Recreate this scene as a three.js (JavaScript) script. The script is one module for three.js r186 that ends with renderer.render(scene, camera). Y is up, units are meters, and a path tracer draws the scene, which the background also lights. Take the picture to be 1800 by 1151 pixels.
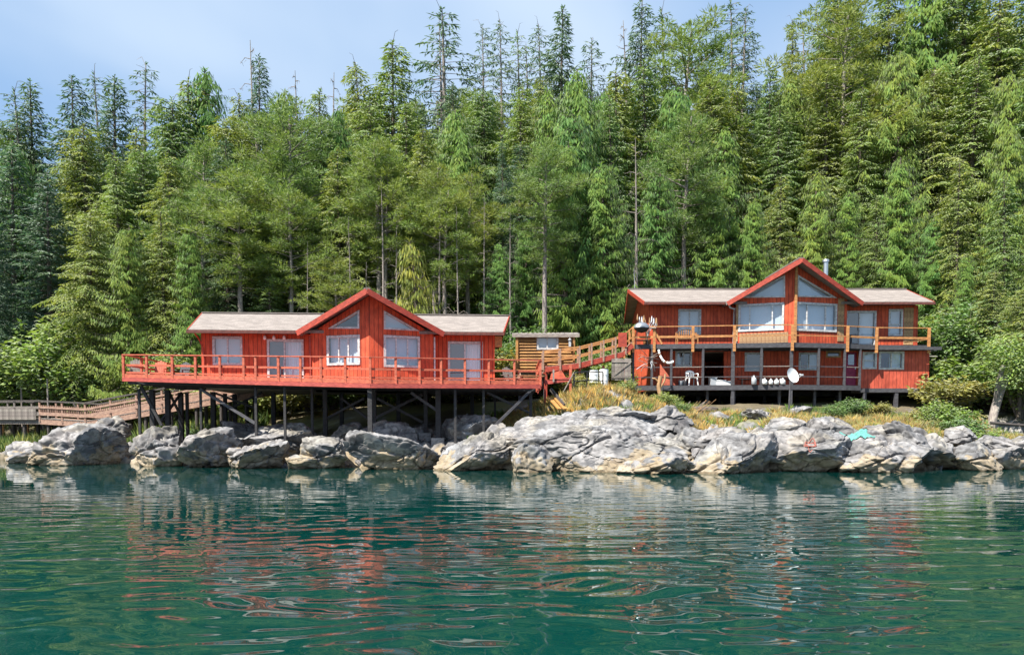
import * as THREE from 'three';
import { ImprovedNoise } from 'three/addons/math/ImprovedNoise.js';
import { mergeGeometries, mergeVertices } from 'three/addons/utils/BufferGeometryUtils.js';

// ---------- camera, sky, sun, exposure ----------
const scene = new THREE.Scene();
const EYE = 1.6, FOCAL = 1300, PITCH = -0.0523, PCY = 823;          // a shift lens: level horizon below the middle of the frame
const camera = new THREE.PerspectiveCamera(2 * Math.atan(PCY / FOCAL) * 180 / Math.PI, 1800 / (2 * PCY), 0.1, 2000);
camera.setViewOffset(1800, 2 * PCY, 0, 0, 1800, 1151);
camera.position.set(0, EYE, 0);
camera.rotation.x = PITCH;
camera.updateMatrixWorld();
const renderer = new THREE.WebGLRenderer({ antialias: true });
renderer.toneMapping = THREE.LinearToneMapping;
renderer.toneMappingExposure = 2.95;
renderer.shadowMap.enabled = true;

const PN = new ImprovedNoise();
const noise = (x, y, z) => PN.noise(x, y, z);
const fbm = (x, y, z, o = 4) => { let s = 0, a = .5; for (let i = 0; i < o; i++) { s += a * noise(x, y, z); x *= 2.03; y *= 2.03; z *= 2.03; a *= .5; } return s; };
const clamp = (x, a = 0, b = 1) => Math.min(b, Math.max(a, x));
const lerp = (a, b, t) => a + (b - a) * t;
const smooth = (a, b, x) => { const t = clamp((x - a) / (b - a)); return t * t * (3 - 2 * t); };
function RNG(a) { return () => { a |= 0; a = a + 0x6D2B79F5 | 0; let t = Math.imul(a ^ a >>> 15, 1 | a); t = t + Math.imul(t ^ t >>> 7, 61 | t) ^ t; return ((t ^ t >>> 14) >>> 0) / 4294967296; }; }

{ // computed sky: clear blue with thin high cloud streaks
  const W = 1024, H = 512, d = new Float32Array(W * H * 4);
  for (let j = 0; j < H; j++) for (let i = 0; i < W; i++) {
    const el = ((j + .5) / H - .5) * Math.PI, az = ((i + .5) / W - .5) * 2 * Math.PI;
    const x = Math.cos(el) * Math.cos(az), y = Math.sin(el), z = Math.cos(el) * Math.sin(az);
    const t = Math.pow(clamp(y), .55);
    let r = lerp(.47, .075, t), g = lerp(.64, .215, t), b = lerp(.82, .50, t);
    const py = .28 + Math.max(y, 0), u = x / py, v = z / py;
    let c = fbm(u * .9 + v * .5 + 3.1, v * .55 - 1.7 + u * .2, 4.2, 5) * 1.5 + .42 + fbm(u * 3.1, v * 1.5, 9.1, 4) * .35;
    c = smooth(.12, 1.0, c) * .62 * smooth(-.02, .1, y);
    r = lerp(r, .64, c); g = lerp(g, .735, c); b = lerp(b, .83, c);
    const cs = (-.40 * x + .835 * y + .367 * z), au = .55 * Math.pow(Math.max(0, cs), 5); r *= 1 + au; g *= 1 + au; b *= 1 + au * .9;
    const k = (j * W + i) * 4; d[k] = r; d[k + 1] = g; d[k + 2] = b; d[k + 3] = 1;
  }
  const sky = new THREE.DataTexture(d, W, H, THREE.RGBAFormat, THREE.FloatType);
  sky.mapping = THREE.EquirectangularReflectionMapping; sky.magFilter = THREE.LinearFilter; sky.minFilter = THREE.LinearFilter; sky.needsUpdate = true;
  scene.background = sky; scene.environment = sky; scene.backgroundIntensity = .47; scene.environmentIntensity = .47;
}
const sun = new THREE.DirectionalLight(new THREE.Color(1, .945, .85), 4.15);
sun.position.set(-48, 100, 44).add(new THREE.Vector3(0, 0, -40)); sun.target.position.set(0, 0, -40);
sun.castShadow = true; sun.shadow.mapSize.set(4096, 4096);
Object.assign(sun.shadow.camera, { left: -70, right: 70, top: 70, bottom: -70, near: 1, far: 300 });
scene.add(sun, sun.target);

// ---------- helpers ----------
const V = (x, y, z) => new THREE.Vector3(x, y, z);
const taken = {};
function numbered(n) { const k = taken[n] = (taken[n] ?? -1) + 1; return k ? n + '_' + String(k).padStart(3, '0') : n; }
function tag(o, label, category, group, kind) { if (label) o.userData.label = label; if (category) o.userData.category = category; if (group) o.userData.group = group; if (kind) o.userData.kind = kind; return o; }
function thing(name, label, category, pos = [0, 0, 0], turn = 0, group) {
  const o = new THREE.Group(); o.name = numbered(name); o.position.set(...pos); o.rotation.y = turn; scene.add(o); o.updateMatrixWorld(); return tag(o, label, category, group);
}
const asList = g => Array.isArray(g) ? g.flat(Infinity) : [g];
function metreUV(g) {   // uv in metres from the face direction
  const p = g.attributes.position, n = g.attributes.normal, uv = new Float32Array(p.count * 2);
  for (let i = 0; i < p.count; i++) {
    const ax = Math.abs(n.getX(i)), ay = Math.abs(n.getY(i)), az = Math.abs(n.getZ(i)), x = p.getX(i), y = p.getY(i), z = p.getZ(i);
    if (ay > ax && ay > az) { uv[2 * i] = x; uv[2 * i + 1] = z; } else if (ax > az) { uv[2 * i] = z; uv[2 * i + 1] = y; } else { uv[2 * i] = x; uv[2 * i + 1] = y; }
  }
  g.setAttribute('uv', new THREE.BufferAttribute(uv, 2)); return g;
}
function merged(geos) { const l = asList(geos).map(g => { const q = g.index ? g.toNonIndexed() : g; for (const k of Object.keys(q.attributes)) if (!['position', 'normal', 'uv'].includes(k)) q.deleteAttribute(k); if (!q.attributes.uv) metreUV(q); return q; }); return l.length === 1 ? l[0] : mergeGeometries(l); }
function put(o, parent) { o.castShadow = o.receiveShadow = true; parent.add(o); return o; }
function part(name, geos, mat, parent = scene) { const m = new THREE.Mesh(merged(geos), mat); m.name = parent === scene ? numbered(name) : name; return put(m, parent); }
function box(w, h, d, x = 0, y = 0, z = 0, rx = 0, ry = 0, rz = 0) {
  const g = new THREE.BoxGeometry(w, h, d); metreUV(g);
  if (rx || ry || rz) g.applyMatrix4(new THREE.Matrix4().makeRotationFromEuler(new THREE.Euler(rx, ry, rz)));
  return g.translate(x, y, z);
}
const bxr = (x0, x1, y0, y1, z0, z1) => box(x1 - x0, y1 - y0, z1 - z0, (x0 + x1) / 2, (y0 + y1) / 2, (z0 + z1) / 2);
function bar(p, q, w = .08, h = w, up = V(0, 1, 0)) {   // a square timber from p to q; w across, h upright
  const d = q.clone().sub(p), L = d.length(); d.normalize();
  let u = Math.abs(d.dot(up)) > .98 ? V(0, 0, 1) : up.clone(); const s = V(0, 0, 0).crossVectors(u, d).normalize(); u = V(0, 0, 0).crossVectors(d, s);
  const g = new THREE.BoxGeometry(w, h, L); metreUV(g);
  return g.applyMatrix4(new THREE.Matrix4().makeBasis(s, u, d).setPosition(p.clone().add(q).multiplyScalar(.5)));
}
function rod(p, q, r0, r1 = r0, n = 8) {
  const d = q.clone().sub(p), L = d.length(); const g = new THREE.CylinderGeometry(r1, r0, L, n);
  g.applyQuaternion(new THREE.Quaternion().setFromUnitVectors(V(0, 1, 0), d.normalize()));
  return g.translate((p.x + q.x) / 2, (p.y + q.y) / 2, (p.z + q.z) / 2);
}
const lathe = (pts, n = 20) => new THREE.LatheGeometry(pts.map(a => new THREE.Vector2(...a)), n);
function tube(pts, r, seg = 24, n = 6) { return new THREE.TubeGeometry(new THREE.CatmullRomCurve3(pts), seg, r, n); }
function prism(pts, depth) { const s = new THREE.Shape(pts.map(p => new THREE.Vector2(...p))); return new THREE.ExtrudeGeometry(s, { depth, bevelEnabled: false }); }
// survey helpers: direction of a sight line through the photograph, the point on it at a given distance, and where it meets a plane
function sight(px, py) { return V((px - 900) / FOCAL, -(py - PCY) / FOCAL, -1).applyEuler(camera.rotation); }
function at(px, py, D) { const d = sight(px, py); return d.multiplyScalar(D / -d.z).add(camera.position); }
function meet(px, py, p0, n) { const d = sight(px, py); return d.multiplyScalar(n.dot(p0.clone().sub(camera.position)) / n.dot(d)).add(camera.position); }

function tex(W, H, f, srgb = true) {
  const d = new Uint8Array(W * H * 4);
  for (let j = 0; j < H; j++) for (let i = 0; i < W; i++) { const c = f(i / W, j / H, i, j), k = (j * W + i) * 4; for (let q = 0; q < 3; q++) d[k + q] = clamp(Math.round(255 * (Array.isArray(c) ? c[q] : c)), 0, 255); d[k + 3] = 255; }
  const t = new THREE.DataTexture(d, W, H); t.wrapS = t.wrapT = THREE.RepeatWrapping; t.magFilter = THREE.LinearFilter; t.minFilter = THREE.LinearMipmapLinearFilter; t.generateMipmaps = true;
  if (srgb) t.colorSpace = THREE.SRGBColorSpace; t.needsUpdate = true; return t;
}
// tileable noise on the unit square
function tn(u, v, f, s = 0) { const a = u * 2 * Math.PI, b = v * 2 * Math.PI, R = f / 6.283; return noise(Math.cos(a) * R + s, Math.sin(a) * R + Math.cos(b) * R * 1.7 + s * .7, Math.sin(b) * R * 1.7 + s * 1.3); }
const rgb = (r, g, b) => new THREE.Color().setRGB(r, g, b);
const std = (c, roughness = .8, o = {}) => new THREE.MeshStandardMaterial({ color: c, roughness, ...o });
const rep = (t, x, y) => { const c = t.clone(); c.repeat.set(x, y); c.needsUpdate = true; return c; };

// grooved siding (grooves every 0.2 m): 1.6 m x 3.2 m per tile
const groove = (u) => { const f = (u * 8) % 1; return f < .09 ? 0 : f < .13 ? (f - .09) / .04 : f > .97 ? (1 - f) / .03 : 1; };
const sidingBump = tex(512, 512, (u, v) => .72 * groove(u) + .14 + .12 * tn(u, v, 60, 3) + .1 * tn(u, v * .15, 90, 8), false);
const boardTone = Array.from({ length: 8 }, (_, i) => noise(i * 3.7, 1.3, 5) * .16);
const sidingColor = tex(512, 512, (u, v) => { const b = boardTone[Math.floor(u * 8) % 8], n = tn(u, v, 5, 1) * .16 + tn(u, v * .2, 40, 2) * .11 + tn(u, v, 90, 7) * .06, g = groove(u) < .5 ? .72 : 1; const k = (.9 + b + n) * g; return [k, k * (.97 + n * .4), k * (.95 + n * .5)]; });
const woodColor = tex(512, 256, (u, v) => { const g = tn(u * .25, v, 70, 4) * .22 + tn(u, v, 8, 2) * .16 + tn(u * .5, v, 160, 6) * .1; const k = .84 + g; return [k, k * (.97 + g * .2), k * .95]; });
const grainBump = tex(512, 256, (u, v) => .5 + tn(u * .25, v, 80, 4) * .5 + tn(u * .4, v, 170, 9) * .3, false);
const roofColor = tex(512, 512, (u, v, i, j) => { const c = Math.floor(v * 16), w = Math.floor(u * 12 + (c % 2) * .5 + (c * 7 % 5) * .13); const h = noise(w * 5.3, c * 3.1, 1.5) * .09, e = (v * 16) % 1 < .12 ? .80 : 1; const k = (.86 + h + tn(u, v, 120, 3) * .22 + tn(u, v, 6, 5) * .07) * e; return [k, k * .985, k * .97]; });
const wear = tex(512, 512, (u, v) => { const k = .86 + tn(u, v, 9, 2) * .22 + tn(u, v, 40, 5) * .14 + tn(u, v, 140, 8) * .1; return [k, k * .99, k * .98]; });
const wearBump = tex(256, 256, (u, v) => .5 + tn(u, v, 30, 2) * .4 + tn(u, v, 110, 8) * .3, false);
// ---------- materials ----------
const M = {
  siding: std(rgb(.66, .10, .036), .75, { map: rep(sidingColor, 1 / 1.6, 1 / 3.2), bumpMap: rep(sidingBump, 1 / 1.6, 1 / 3.2), bumpScale: .018 }),
  sidingFlat: std(rgb(.58, .10, .055), .75, { map: rep(sidingColor, 1 / 1.6, 1 / 3.2), bumpMap: rep(sidingBump, 1 / 3.2, 1 / 3.2), bumpScale: .006 }),
  redTrim: std(rgb(.46, .065, .035), .6, { map: rep(woodColor, .6, .6), bumpMap: rep(grainBump, .6, .6), bumpScale: .004 }),
  deckRed: std(rgb(.64, .155, .085), .72, { map: rep(woodColor, .6, .8), bumpMap: rep(grainBump, .6, .8), bumpScale: .005 }),
  fascia: std(rgb(.54, .095, .075), .7, { map: rep(woodColor, .4, .8), bumpMap: rep(grainBump, .4, .8), bumpScale: .005 }),
  cedar: std(rgb(.60, .285, .10), .7, { map: rep(woodColor, .6, .8), bumpMap: rep(grainBump, .6, .8), bumpScale: .005 }),
  ply: std(rgb(.52, .33, .17), .8, { map: rep(woodColor, .5, .5), bumpMap: rep(grainBump, .5, .5), bumpScale: .004 }),
  log: [.9, 1.05, 1.2, .78].map(k => std(rgb(.46 * k, .235 * k, .065 * k), .65, { map: rep(woodColor, .35, 1.4), bumpMap: rep(grainBump, .35, 1.4), bumpScale: .008 })),
  roof: std(rgb(.30, .268, .252), .95, { map: rep(roofColor, .3, .3), bumpMap: rep(roofColor, .3, .3), bumpScale: .012 }),
  metalRoof: std(rgb(.50, .47, .44), .55, { map: rep(wear, .4, .4), metalness: .2 }),
  gutter: std(rgb(.16, .055, .04), .5, { map: rep(wear, .6, .6) }),
  white: std(rgb(.66, .66, .655), .45, { map: rep(wear, .9, .9) }),
  dark: std(rgb(.045, .045, .05), .8, { map: rep(woodColor, .7, .9), bumpMap: rep(grainBump, .7, .9), bumpScale: .006 }),
  slate: std(rgb(.085, .088, .105), .75, { map: rep(woodColor, .6, .9), bumpMap: rep(grainBump, .6, .9), bumpScale: .006 }),
  pile: std(rgb(.10, .09, .085), .9, { map: rep(woodColor, .8, .5), bumpMap: rep(grainBump, .8, .5), bumpScale: .015 }),
  greyWood: [.85, 1.1, 1.35].map(k => std(rgb(.27 * k, .245 * k, .225 * k), .85, { map: rep(woodColor, .5, .9), bumpMap: rep(grainBump, .5, .9), bumpScale: .008 })),
  weatheredRed: std(rgb(.43, .28, .215), .85, { map: rep(woodColor, .6, .8), bumpMap: rep(grainBump, .6, .8), bumpScale: .007 }),
  glass: new THREE.MeshPhysicalMaterial({ color: rgb(.93, .96, .97), roughness: .02, transmission: 1, thickness: 0, ior: 2.1 }),
  screen: std(rgb(.10, .105, .115), .8),
  blind: std(rgb(.50, .56, .63), .9),
  curtain: std(rgb(.62, .67, .72), .9),
  inside: std(rgb(.30, .25, .20), .9), insideDark: std(rgb(.30, .25, .20), .9),
  magenta: std(rgb(.42, .02, .10), .55, { map: rep(woodColor, .7, .5) }),
  steel: std(rgb(.55, .56, .57), .35, { metalness: .9 }),
  blackMetal: std(rgb(.03, .03, .033), .45, { metalness: .3 }),
  whitePlastic: std(rgb(.80, .80, .79), .4), greyPlastic: std(rgb(.40, .42, .44), .5),
  concrete: std(rgb(.36, .355, .35), .95, { map: rep(wear, .8, .8), bumpMap: rep(wearBump, .8, .8), bumpScale: .01 }),
  bark: std(rgb(.19, .16, .14), .95, { map: rep(woodColor, .9, .25), bumpMap: rep(grainBump, .9, .25), bumpScale: .03 }),
  paleBark: std(rgb(.36, .33, .31), .95, { map: rep(woodColor, .9, .25), bumpMap: rep(grainBump, .9, .25), bumpScale: .03 }),
};

// ---------- terrain, water ----------
const SHORE = [[-60, 44], [-30, 37.5], [-24.8, 35.6], [-17, 32], [-11.6, 30], [-5.6, 29], [-1, 27.8], [3, 26.4], [7.9, 26.2], [12, 26.6], [16.6, 27.3], [20, 29], [30, 33], [60, 40]];
function table(T, x, k = 1) { if (x <= T[0][0]) return T[0][k]; for (let i = 1; i < T.length; i++) if (x < T[i][0]) return lerp(T[i - 1][k], T[i][k], (x - T[i - 1][0]) / (T[i][0] - T[i - 1][0])); return T[T.length - 1][k]; }
// height at 4, 9 and 13.5 m from the shore, where the hill starts and how steep it is
const PROFILE = [[-60, .4, 1.0, 2.2, 52, .34], [-24, .45, .9, 1.8, 49, .36], [-15, .8, 1.2, 2.3, 45, .38], [-8, .8, 1.4, 3.0, 44, .42], [-2, .8, 1.6, 3.1, 43, .46], [2, .9, 2.2, 3.3, 43, .48], [6, .9, 2.2, 3.2, 46, .52], [10, 1.0, 1.9, 2.9, 49, .55], [17, 1.0, 2.0, 3.1, 49, .62], [23, 1.0, 2.3, 3.4, 44, .66], [60, 1.0, 2.8, 3.6, 44, .7]];
function ground(x, d) {
  const s = table(SHORE, x) + .5 * noise(x * .5, 3.3, 1), t = d - s;
  const a = table(PROFILE, x, 1), b = table(PROFILE, x, 2), c = table(PROFILE, x, 3);
  let h = t < 0 ? t * .5 - .7 : t < 4 ? lerp(-.7, a, smooth(.4, 4, t)) : t < 9 ? lerp(a, b, (t - 4) / 5) : lerp(b, c, clamp((t - 9) / 4.5));
  const q = d - table(PROFILE, x, 4); if (q > 0) { const k = table(PROFILE, x, 5); h += q < 6 ? k * q * q / 12 : k * (q - 3); if (q > 34) h -= k * .55 * (q - 34); if (q > 100) h -= k * .45 * (q - 100); }
  h += 1.25 * Math.exp(-((x - 4.2) ** 2) / 8 - ((d - 35) ** 2) / 6);
  return h;
}
const crack = (x, y, z) => {   // joints: narrow grooves along two tilted sets
  const w = .35 * noise(x * .7, y * .7, z * .7), n1 = Math.abs(noise(x * .42 - y * .9 + w, y * .35 + z * .3, z * .4 + 5)), n2 = Math.abs(noise(x * .9 + y * .5 + w + 20, y * 1.5, z * .8)), n3 = Math.abs(noise(x * 2.1 - y * 2.6, y * 2.2 + 9, z * 2.0));
  return -.22 * Math.max(0, 1 - n1 / .04) - .12 * Math.max(0, 1 - n2 / .05) - .06 * Math.max(0, 1 - n3 / .09);
};
const ledge = (x, y, z) => { const b = (y * 1.5 + x * .42 - z * .25) * 1.25 + .9 * fbm(x * .45, y * .45, z * .45, 3), f = b - Math.floor(b); return .17 * (f < .86 ? f / .86 : (1 - f) / .14) - .085; };
function rocky(x, d) {   // broken ledges and joints in the shore rock
  const a = x * .94 + d * .34, b = -x * .34 + d * .94;
  const r = 1 - Math.abs(noise(a * .55, b * 1.1, 2)) * 2, r2 = 1 - Math.abs(noise(a * 1.4 + 5, b * 2.6, 7)) * 2, st = fbm(a * .8, b * .8, 3, 3) * 3;
  return .42 * (r - .62) + .16 * (r2 - .5) + .16 * (st - Math.floor(st) > .5 ? 1 : 0) + .07 * noise(x * 4, d * 4, 3) + 1.1 * crack(x, 0, d) + 1.2 * ledge(x * 1.1, 0, d * 1.6) - .12;
}
const shoreMask = (x, d) => { const t = d - table(SHORE, x); return smooth(-3, -1, t) * (1 - smooth(6, 11, t)); };
const surface = (x, d) => ground(x, d) + rocky(x, d) * shoreMask(x, d) + .12 * fbm(x * .7, d * .7, 2, 3);

const stoneTone = (x, y, z, out) => {   // grey stone with pale, lilac and dark mineral patches, ochre tide stains in blotches
  const n = fbm(x * .9, y * .9, z * .9, 4), m = fbm(x * 4 + 9, y * 4, z * 4, 3), f = noise(x * 13, y * 13, z * 13);
  let k = .185 + .20 * n + .18 * m + .05 * f, r = k * 1.02, g = k * .985, b = k * .975;
  const cream = smooth(.05, .3, noise(x * .8 + 50, y * .9, z * .8) + .3 * m); r = lerp(r, r * 1.10 + .01, cream); g = lerp(g, g * 1.06 + .008, cream); b = lerp(b, b * .98, cream);
  const li = noise(x * .6 + 30, y * .6, z * .6); r *= 1 + .06 * li; b *= 1 - .05 * li;
  const vein = Math.abs(noise(x * 1.3 + y * 2.2 + 4, y * 3.4 - x, z * 1.3)); if (vein < .035) { r *= .55; g *= .55; b *= .56; }
  const sp = smooth(.20, .34, noise(x * 1.9 - 7, y * 2.6, z * 1.9) + .35 * f); r = lerp(r, .07, sp * .75); g = lerp(g, .07, sp * .75); b = lerp(b, .075, sp * .75);
  const st = (noise(x * 1.1, 7, z * 1.1) + .6 * noise(x * 4.2, y * 4, z * 4.2) > (y - .5) * 1.5 + .0) ? .8 : 0;
  if (st) { const o = .55 + .45 * f; r = lerp(r, .44 * o + .1, st * .6); g = lerp(g, .31 * o + .08, st * .6); b = lerp(b, .14 * o + .05, st * .6); }
  if (y < .06 + .1 * noise(x * 2, 1, z * 2)) { r *= .45; g *= .42; b *= .34; }
  out[0] = r; out[1] = g; out[2] = b;
};
const stone = std(rgb(1, 1, 1), .88, { vertexColors: true });
const soil = std(rgb(1, 1, 1), 1, { vertexColors: true });
function sheet(name, xs, ds, height, tone, mat) {
  const nx = xs.length, nd = ds.length, p = new Float32Array(nx * nd * 3), c = new Float32Array(nx * nd * 3), ix = [], o = [0, 0, 0];
  for (let j = 0; j < nd; j++) for (let i = 0; i < nx; i++) { const k = (j * nx + i) * 3, y = height(xs[i], ds[j]); p[k] = xs[i]; p[k + 1] = y; p[k + 2] = -ds[j]; tone(xs[i], y, -ds[j], o); c.set(o, k); }
  for (let j = 0; j < nd - 1; j++) for (let i = 0; i < nx - 1; i++) { const a = j * nx + i; ix.push(a, a + 1, a + nx + 1, a, a + nx + 1, a + nx); }
  const g = new THREE.BufferGeometry(); g.setAttribute('position', new THREE.BufferAttribute(p, 3)); g.setAttribute('color', new THREE.BufferAttribute(c, 3)); g.setIndex(ix); g.computeVertexNormals();
  const m = new THREE.Mesh(g, mat); m.name = name; put(m, scene); return m;
}
const range = (a, b, n) => Array.from({ length: n + 1 }, (_, i) => a + (b - a) * i / n);
const soilTone = (x, y, z, o) => { const n = fbm(x * .5, y, z * .5, 4), f = noise(x * 6, y * 6, z * 6); const k = .8 + .5 * n + .3 * f; const m = smooth(-.1, .2, noise(x * .4 + 4, 2, z * .4)); o[0] = lerp(.075, .10, m) * k; o[1] = lerp(.060, .095, m) * k; o[2] = lerp(.035, .03, m) * k; };
const shoreTone = (x, y, z, o) => { stoneTone(x, y, z, o); const d = -z, t = d - table(SHORE, x), w = smooth(-.05, .12, t * .05 - .42 + .5 * fbm(x * .8, 1, z * .8, 4)); if (w > 0) { const s = [0, 0, 0]; soilTone(x, y, z, s); for (let q = 0; q < 3; q++) o[q] = lerp(o[q], s[q] * 1.7, w); } };
tag(sheet('rocky_shore', range(-32, 28, 560), range(23, 46.5, 235), surface, shoreTone, stone), 'grey rock shore sloping from the water up to the houses', 'shore', null, 'structure');
tag(sheet('hillside', range(-150, 150, 200), range(42, 220, 110), (x, d) => surface(x, d) - .06 - .5 * (1 - smooth(42, 47, d)) * (Math.abs(x) < 34 ? 1 : 0), soilTone, soil), 'forest floor rising steeply behind the houses', 'hillside', null, 'structure');
{ const wide = (x0, x1, n) => tag(sheet(numbered('shore_bank'), range(x0, x1, 40), range(24, 46, 30), (x, d) => surface(x, d) - .03, shoreTone, stone), x0 < 0 ? 'low rock bank beyond the dock at far left' : 'low rock bank running on at far right', 'shore', null, 'structure'); wide(-150, -31.8); wide(27.8, 150); }

{ // the sea: real ripples
  const R = RNG(77), waves = [];
  for (let i = 0; i < 60; i++) {
    const L = .2 * Math.pow(1.5 / .2, Math.pow(R(), 1.1)), k = 2 * Math.PI / L, a = (R() + R() + R() - 1.5) * .62 + (i % 6 == 0 ? .35 : 0) - .06;
    const slope = .0078;
    waves.push([Math.sin(a) * k, Math.cos(a) * k, R() * 6.283, slope / k]);
  }
  const wave = (x, z, o) => {
    let h = 0, dx = 0, dz = 0; const wx = x + .22 * noise(x * .5, z * .5, 1) * 2, wz = z + .2 * noise(x * .45, z * .6, 8) * 2;
    for (const [kx, kz, ph, A] of waves) { const t = kx * wx + kz * wz + ph, s = Math.sin(t), c = Math.cos(t); h += A * s; dx += A * kx * c; dz += A * kz * c; }
    const m = clamp(.85 + .9 * noise(x * .11 + 2, z * .16, 4) + .4 * noise(x * .4, z * .5, 9), .3, 1.5) * lerp(.92, .12, smooth(7, 23, -z)); o[0] = h * m; o[1] = dx * m; o[2] = dz * m;
  };
  const ds = [-500, -60, -8, 1.2]; for (let d = 1.6; d < 40; d *= 1.0045) ds.push(d); ds.push(46, 60);
  const cs = [-1]; for (let i = 0; i <= 330; i++) cs.push(-.9 + 1.8 * i / 330); cs.push(1);
  const nx = cs.length, n = ds.length * nx, p = new Float32Array(n * 3), nr = new Float32Array(n * 3), ix = [], o = [0, 0, 0];
  ds.forEach((d, j) => cs.forEach((c, i) => {
    const k = (j * nx + i) * 3, half = Math.max(d, 2) * 1.0 + 4, x = Math.abs(c) === 1 ? c * 500 : c * half; wave(x, -d, o);
    if (Math.abs(c) === 1 || d < 1.5 || d > 45) o[0] = o[1] = o[2] = 0;
    p[k] = x; p[k + 1] = o[0]; p[k + 2] = -d; const l = Math.hypot(o[1], 1, o[2]); nr[k] = -o[1] / l; nr[k + 1] = 1 / l; nr[k + 2] = -o[2] / l;
  }));
  for (let j = 0; j < ds.length - 1; j++) for (let i = 0; i < nx - 1; i++) { const a = j * nx + i; ix.push(a, a + 1, a + nx + 1, a, a + nx + 1, a + nx); }
  const g = new THREE.BufferGeometry(); g.setAttribute('position', new THREE.BufferAttribute(p, 3)); g.setAttribute('normal', new THREE.BufferAttribute(nr, 3)); g.setIndex(ix);
  const m = new THREE.Mesh(g, new THREE.MeshPhysicalMaterial({ color: rgb(.0006, .029, .025), roughness: .01, ior: 1.52 })); m.name = 'sea_water';
  put(m, scene); tag(m, 'calm teal sea water with small ripples', 'water', null, 'structure');
}
// ---------- house building kit ----------
// a wall standing in a house's own axes (u to the right, v up, w towards the water), from (u0,w0) to (u1,w1) as seen from outside
function panel(parent, name, u0, w0, u1, w1, outline, holes, mat, v0 = 0, t = .14) {
  const X = V(u1 - u0, 0, w1 - w0), len = X.length(); X.normalize(); const Z = V(0, 0, 0).crossVectors(X, V(0, 1, 0));
  const basis = new THREE.Matrix4().makeBasis(X, V(0, 1, 0), Z).setPosition(u0, v0, w0);
  const P = { parent, X, Z, len, basis, o: V(u0, v0, w0) };
  parent.updateMatrixWorld(true);
  P.world = new THREE.Matrix4().multiplyMatrices(parent.matrixWorld, basis); P.inv = P.world.clone().invert();
  P.px = (x, y) => { const p0 = V(0, 0, 0).applyMatrix4(P.world), n = V(0, 0, 1).transformDirection(P.world); const q = meet(x, y, p0, n).applyMatrix4(P.inv); return [q.x, q.y]; };
  P.rect = (x0, y0, x1, y1) => { const a = P.px(x0, (y0 + y1) / 2)[0], b = P.px(x1, (y0 + y1) / 2)[0], c = P.px((x0 + x1) / 2, y1)[1], d = P.px((x0 + x1) / 2, y0)[1]; return [[a, c], [b, c], [b, d], [a, d]]; };
  P.build = (out, hs) => { const s = new THREE.Shape(out.map(p => new THREE.Vector2(...p))); for (const h of hs) s.holes.push(new THREE.Path(h.map(p => new THREE.Vector2(...p)))); const g = new THREE.ExtrudeGeometry(s, { depth: t, bevelEnabled: false }).translate(0, 0, -t); g.applyMatrix4(basis); return part(name, g, mat, parent); };
  if (outline) P.build(outline, holes || []);
  return P;
}
function inset(pts, d) {   // inset of a counter-clockwise convex polygon
  const n = pts.length, L = pts.map((p, i) => { const q = pts[(i + 1) % n], dx = q[0] - p[0], dy = q[1] - p[1], l = Math.hypot(dx, dy), nx = -dy / l, ny = dx / l; return [p[0] + nx * d, p[1] + ny * d, dx, dy]; });
  return L.map((b, i) => { const a = L[(i + n - 1) % n], k = a[2] * b[3] - a[3] * b[2], t = ((b[0] - a[0]) * b[3] - (b[1] - a[1]) * b[2]) / k; return [a[0] + a[2] * t, a[1] + a[3] * t]; });
}
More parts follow.
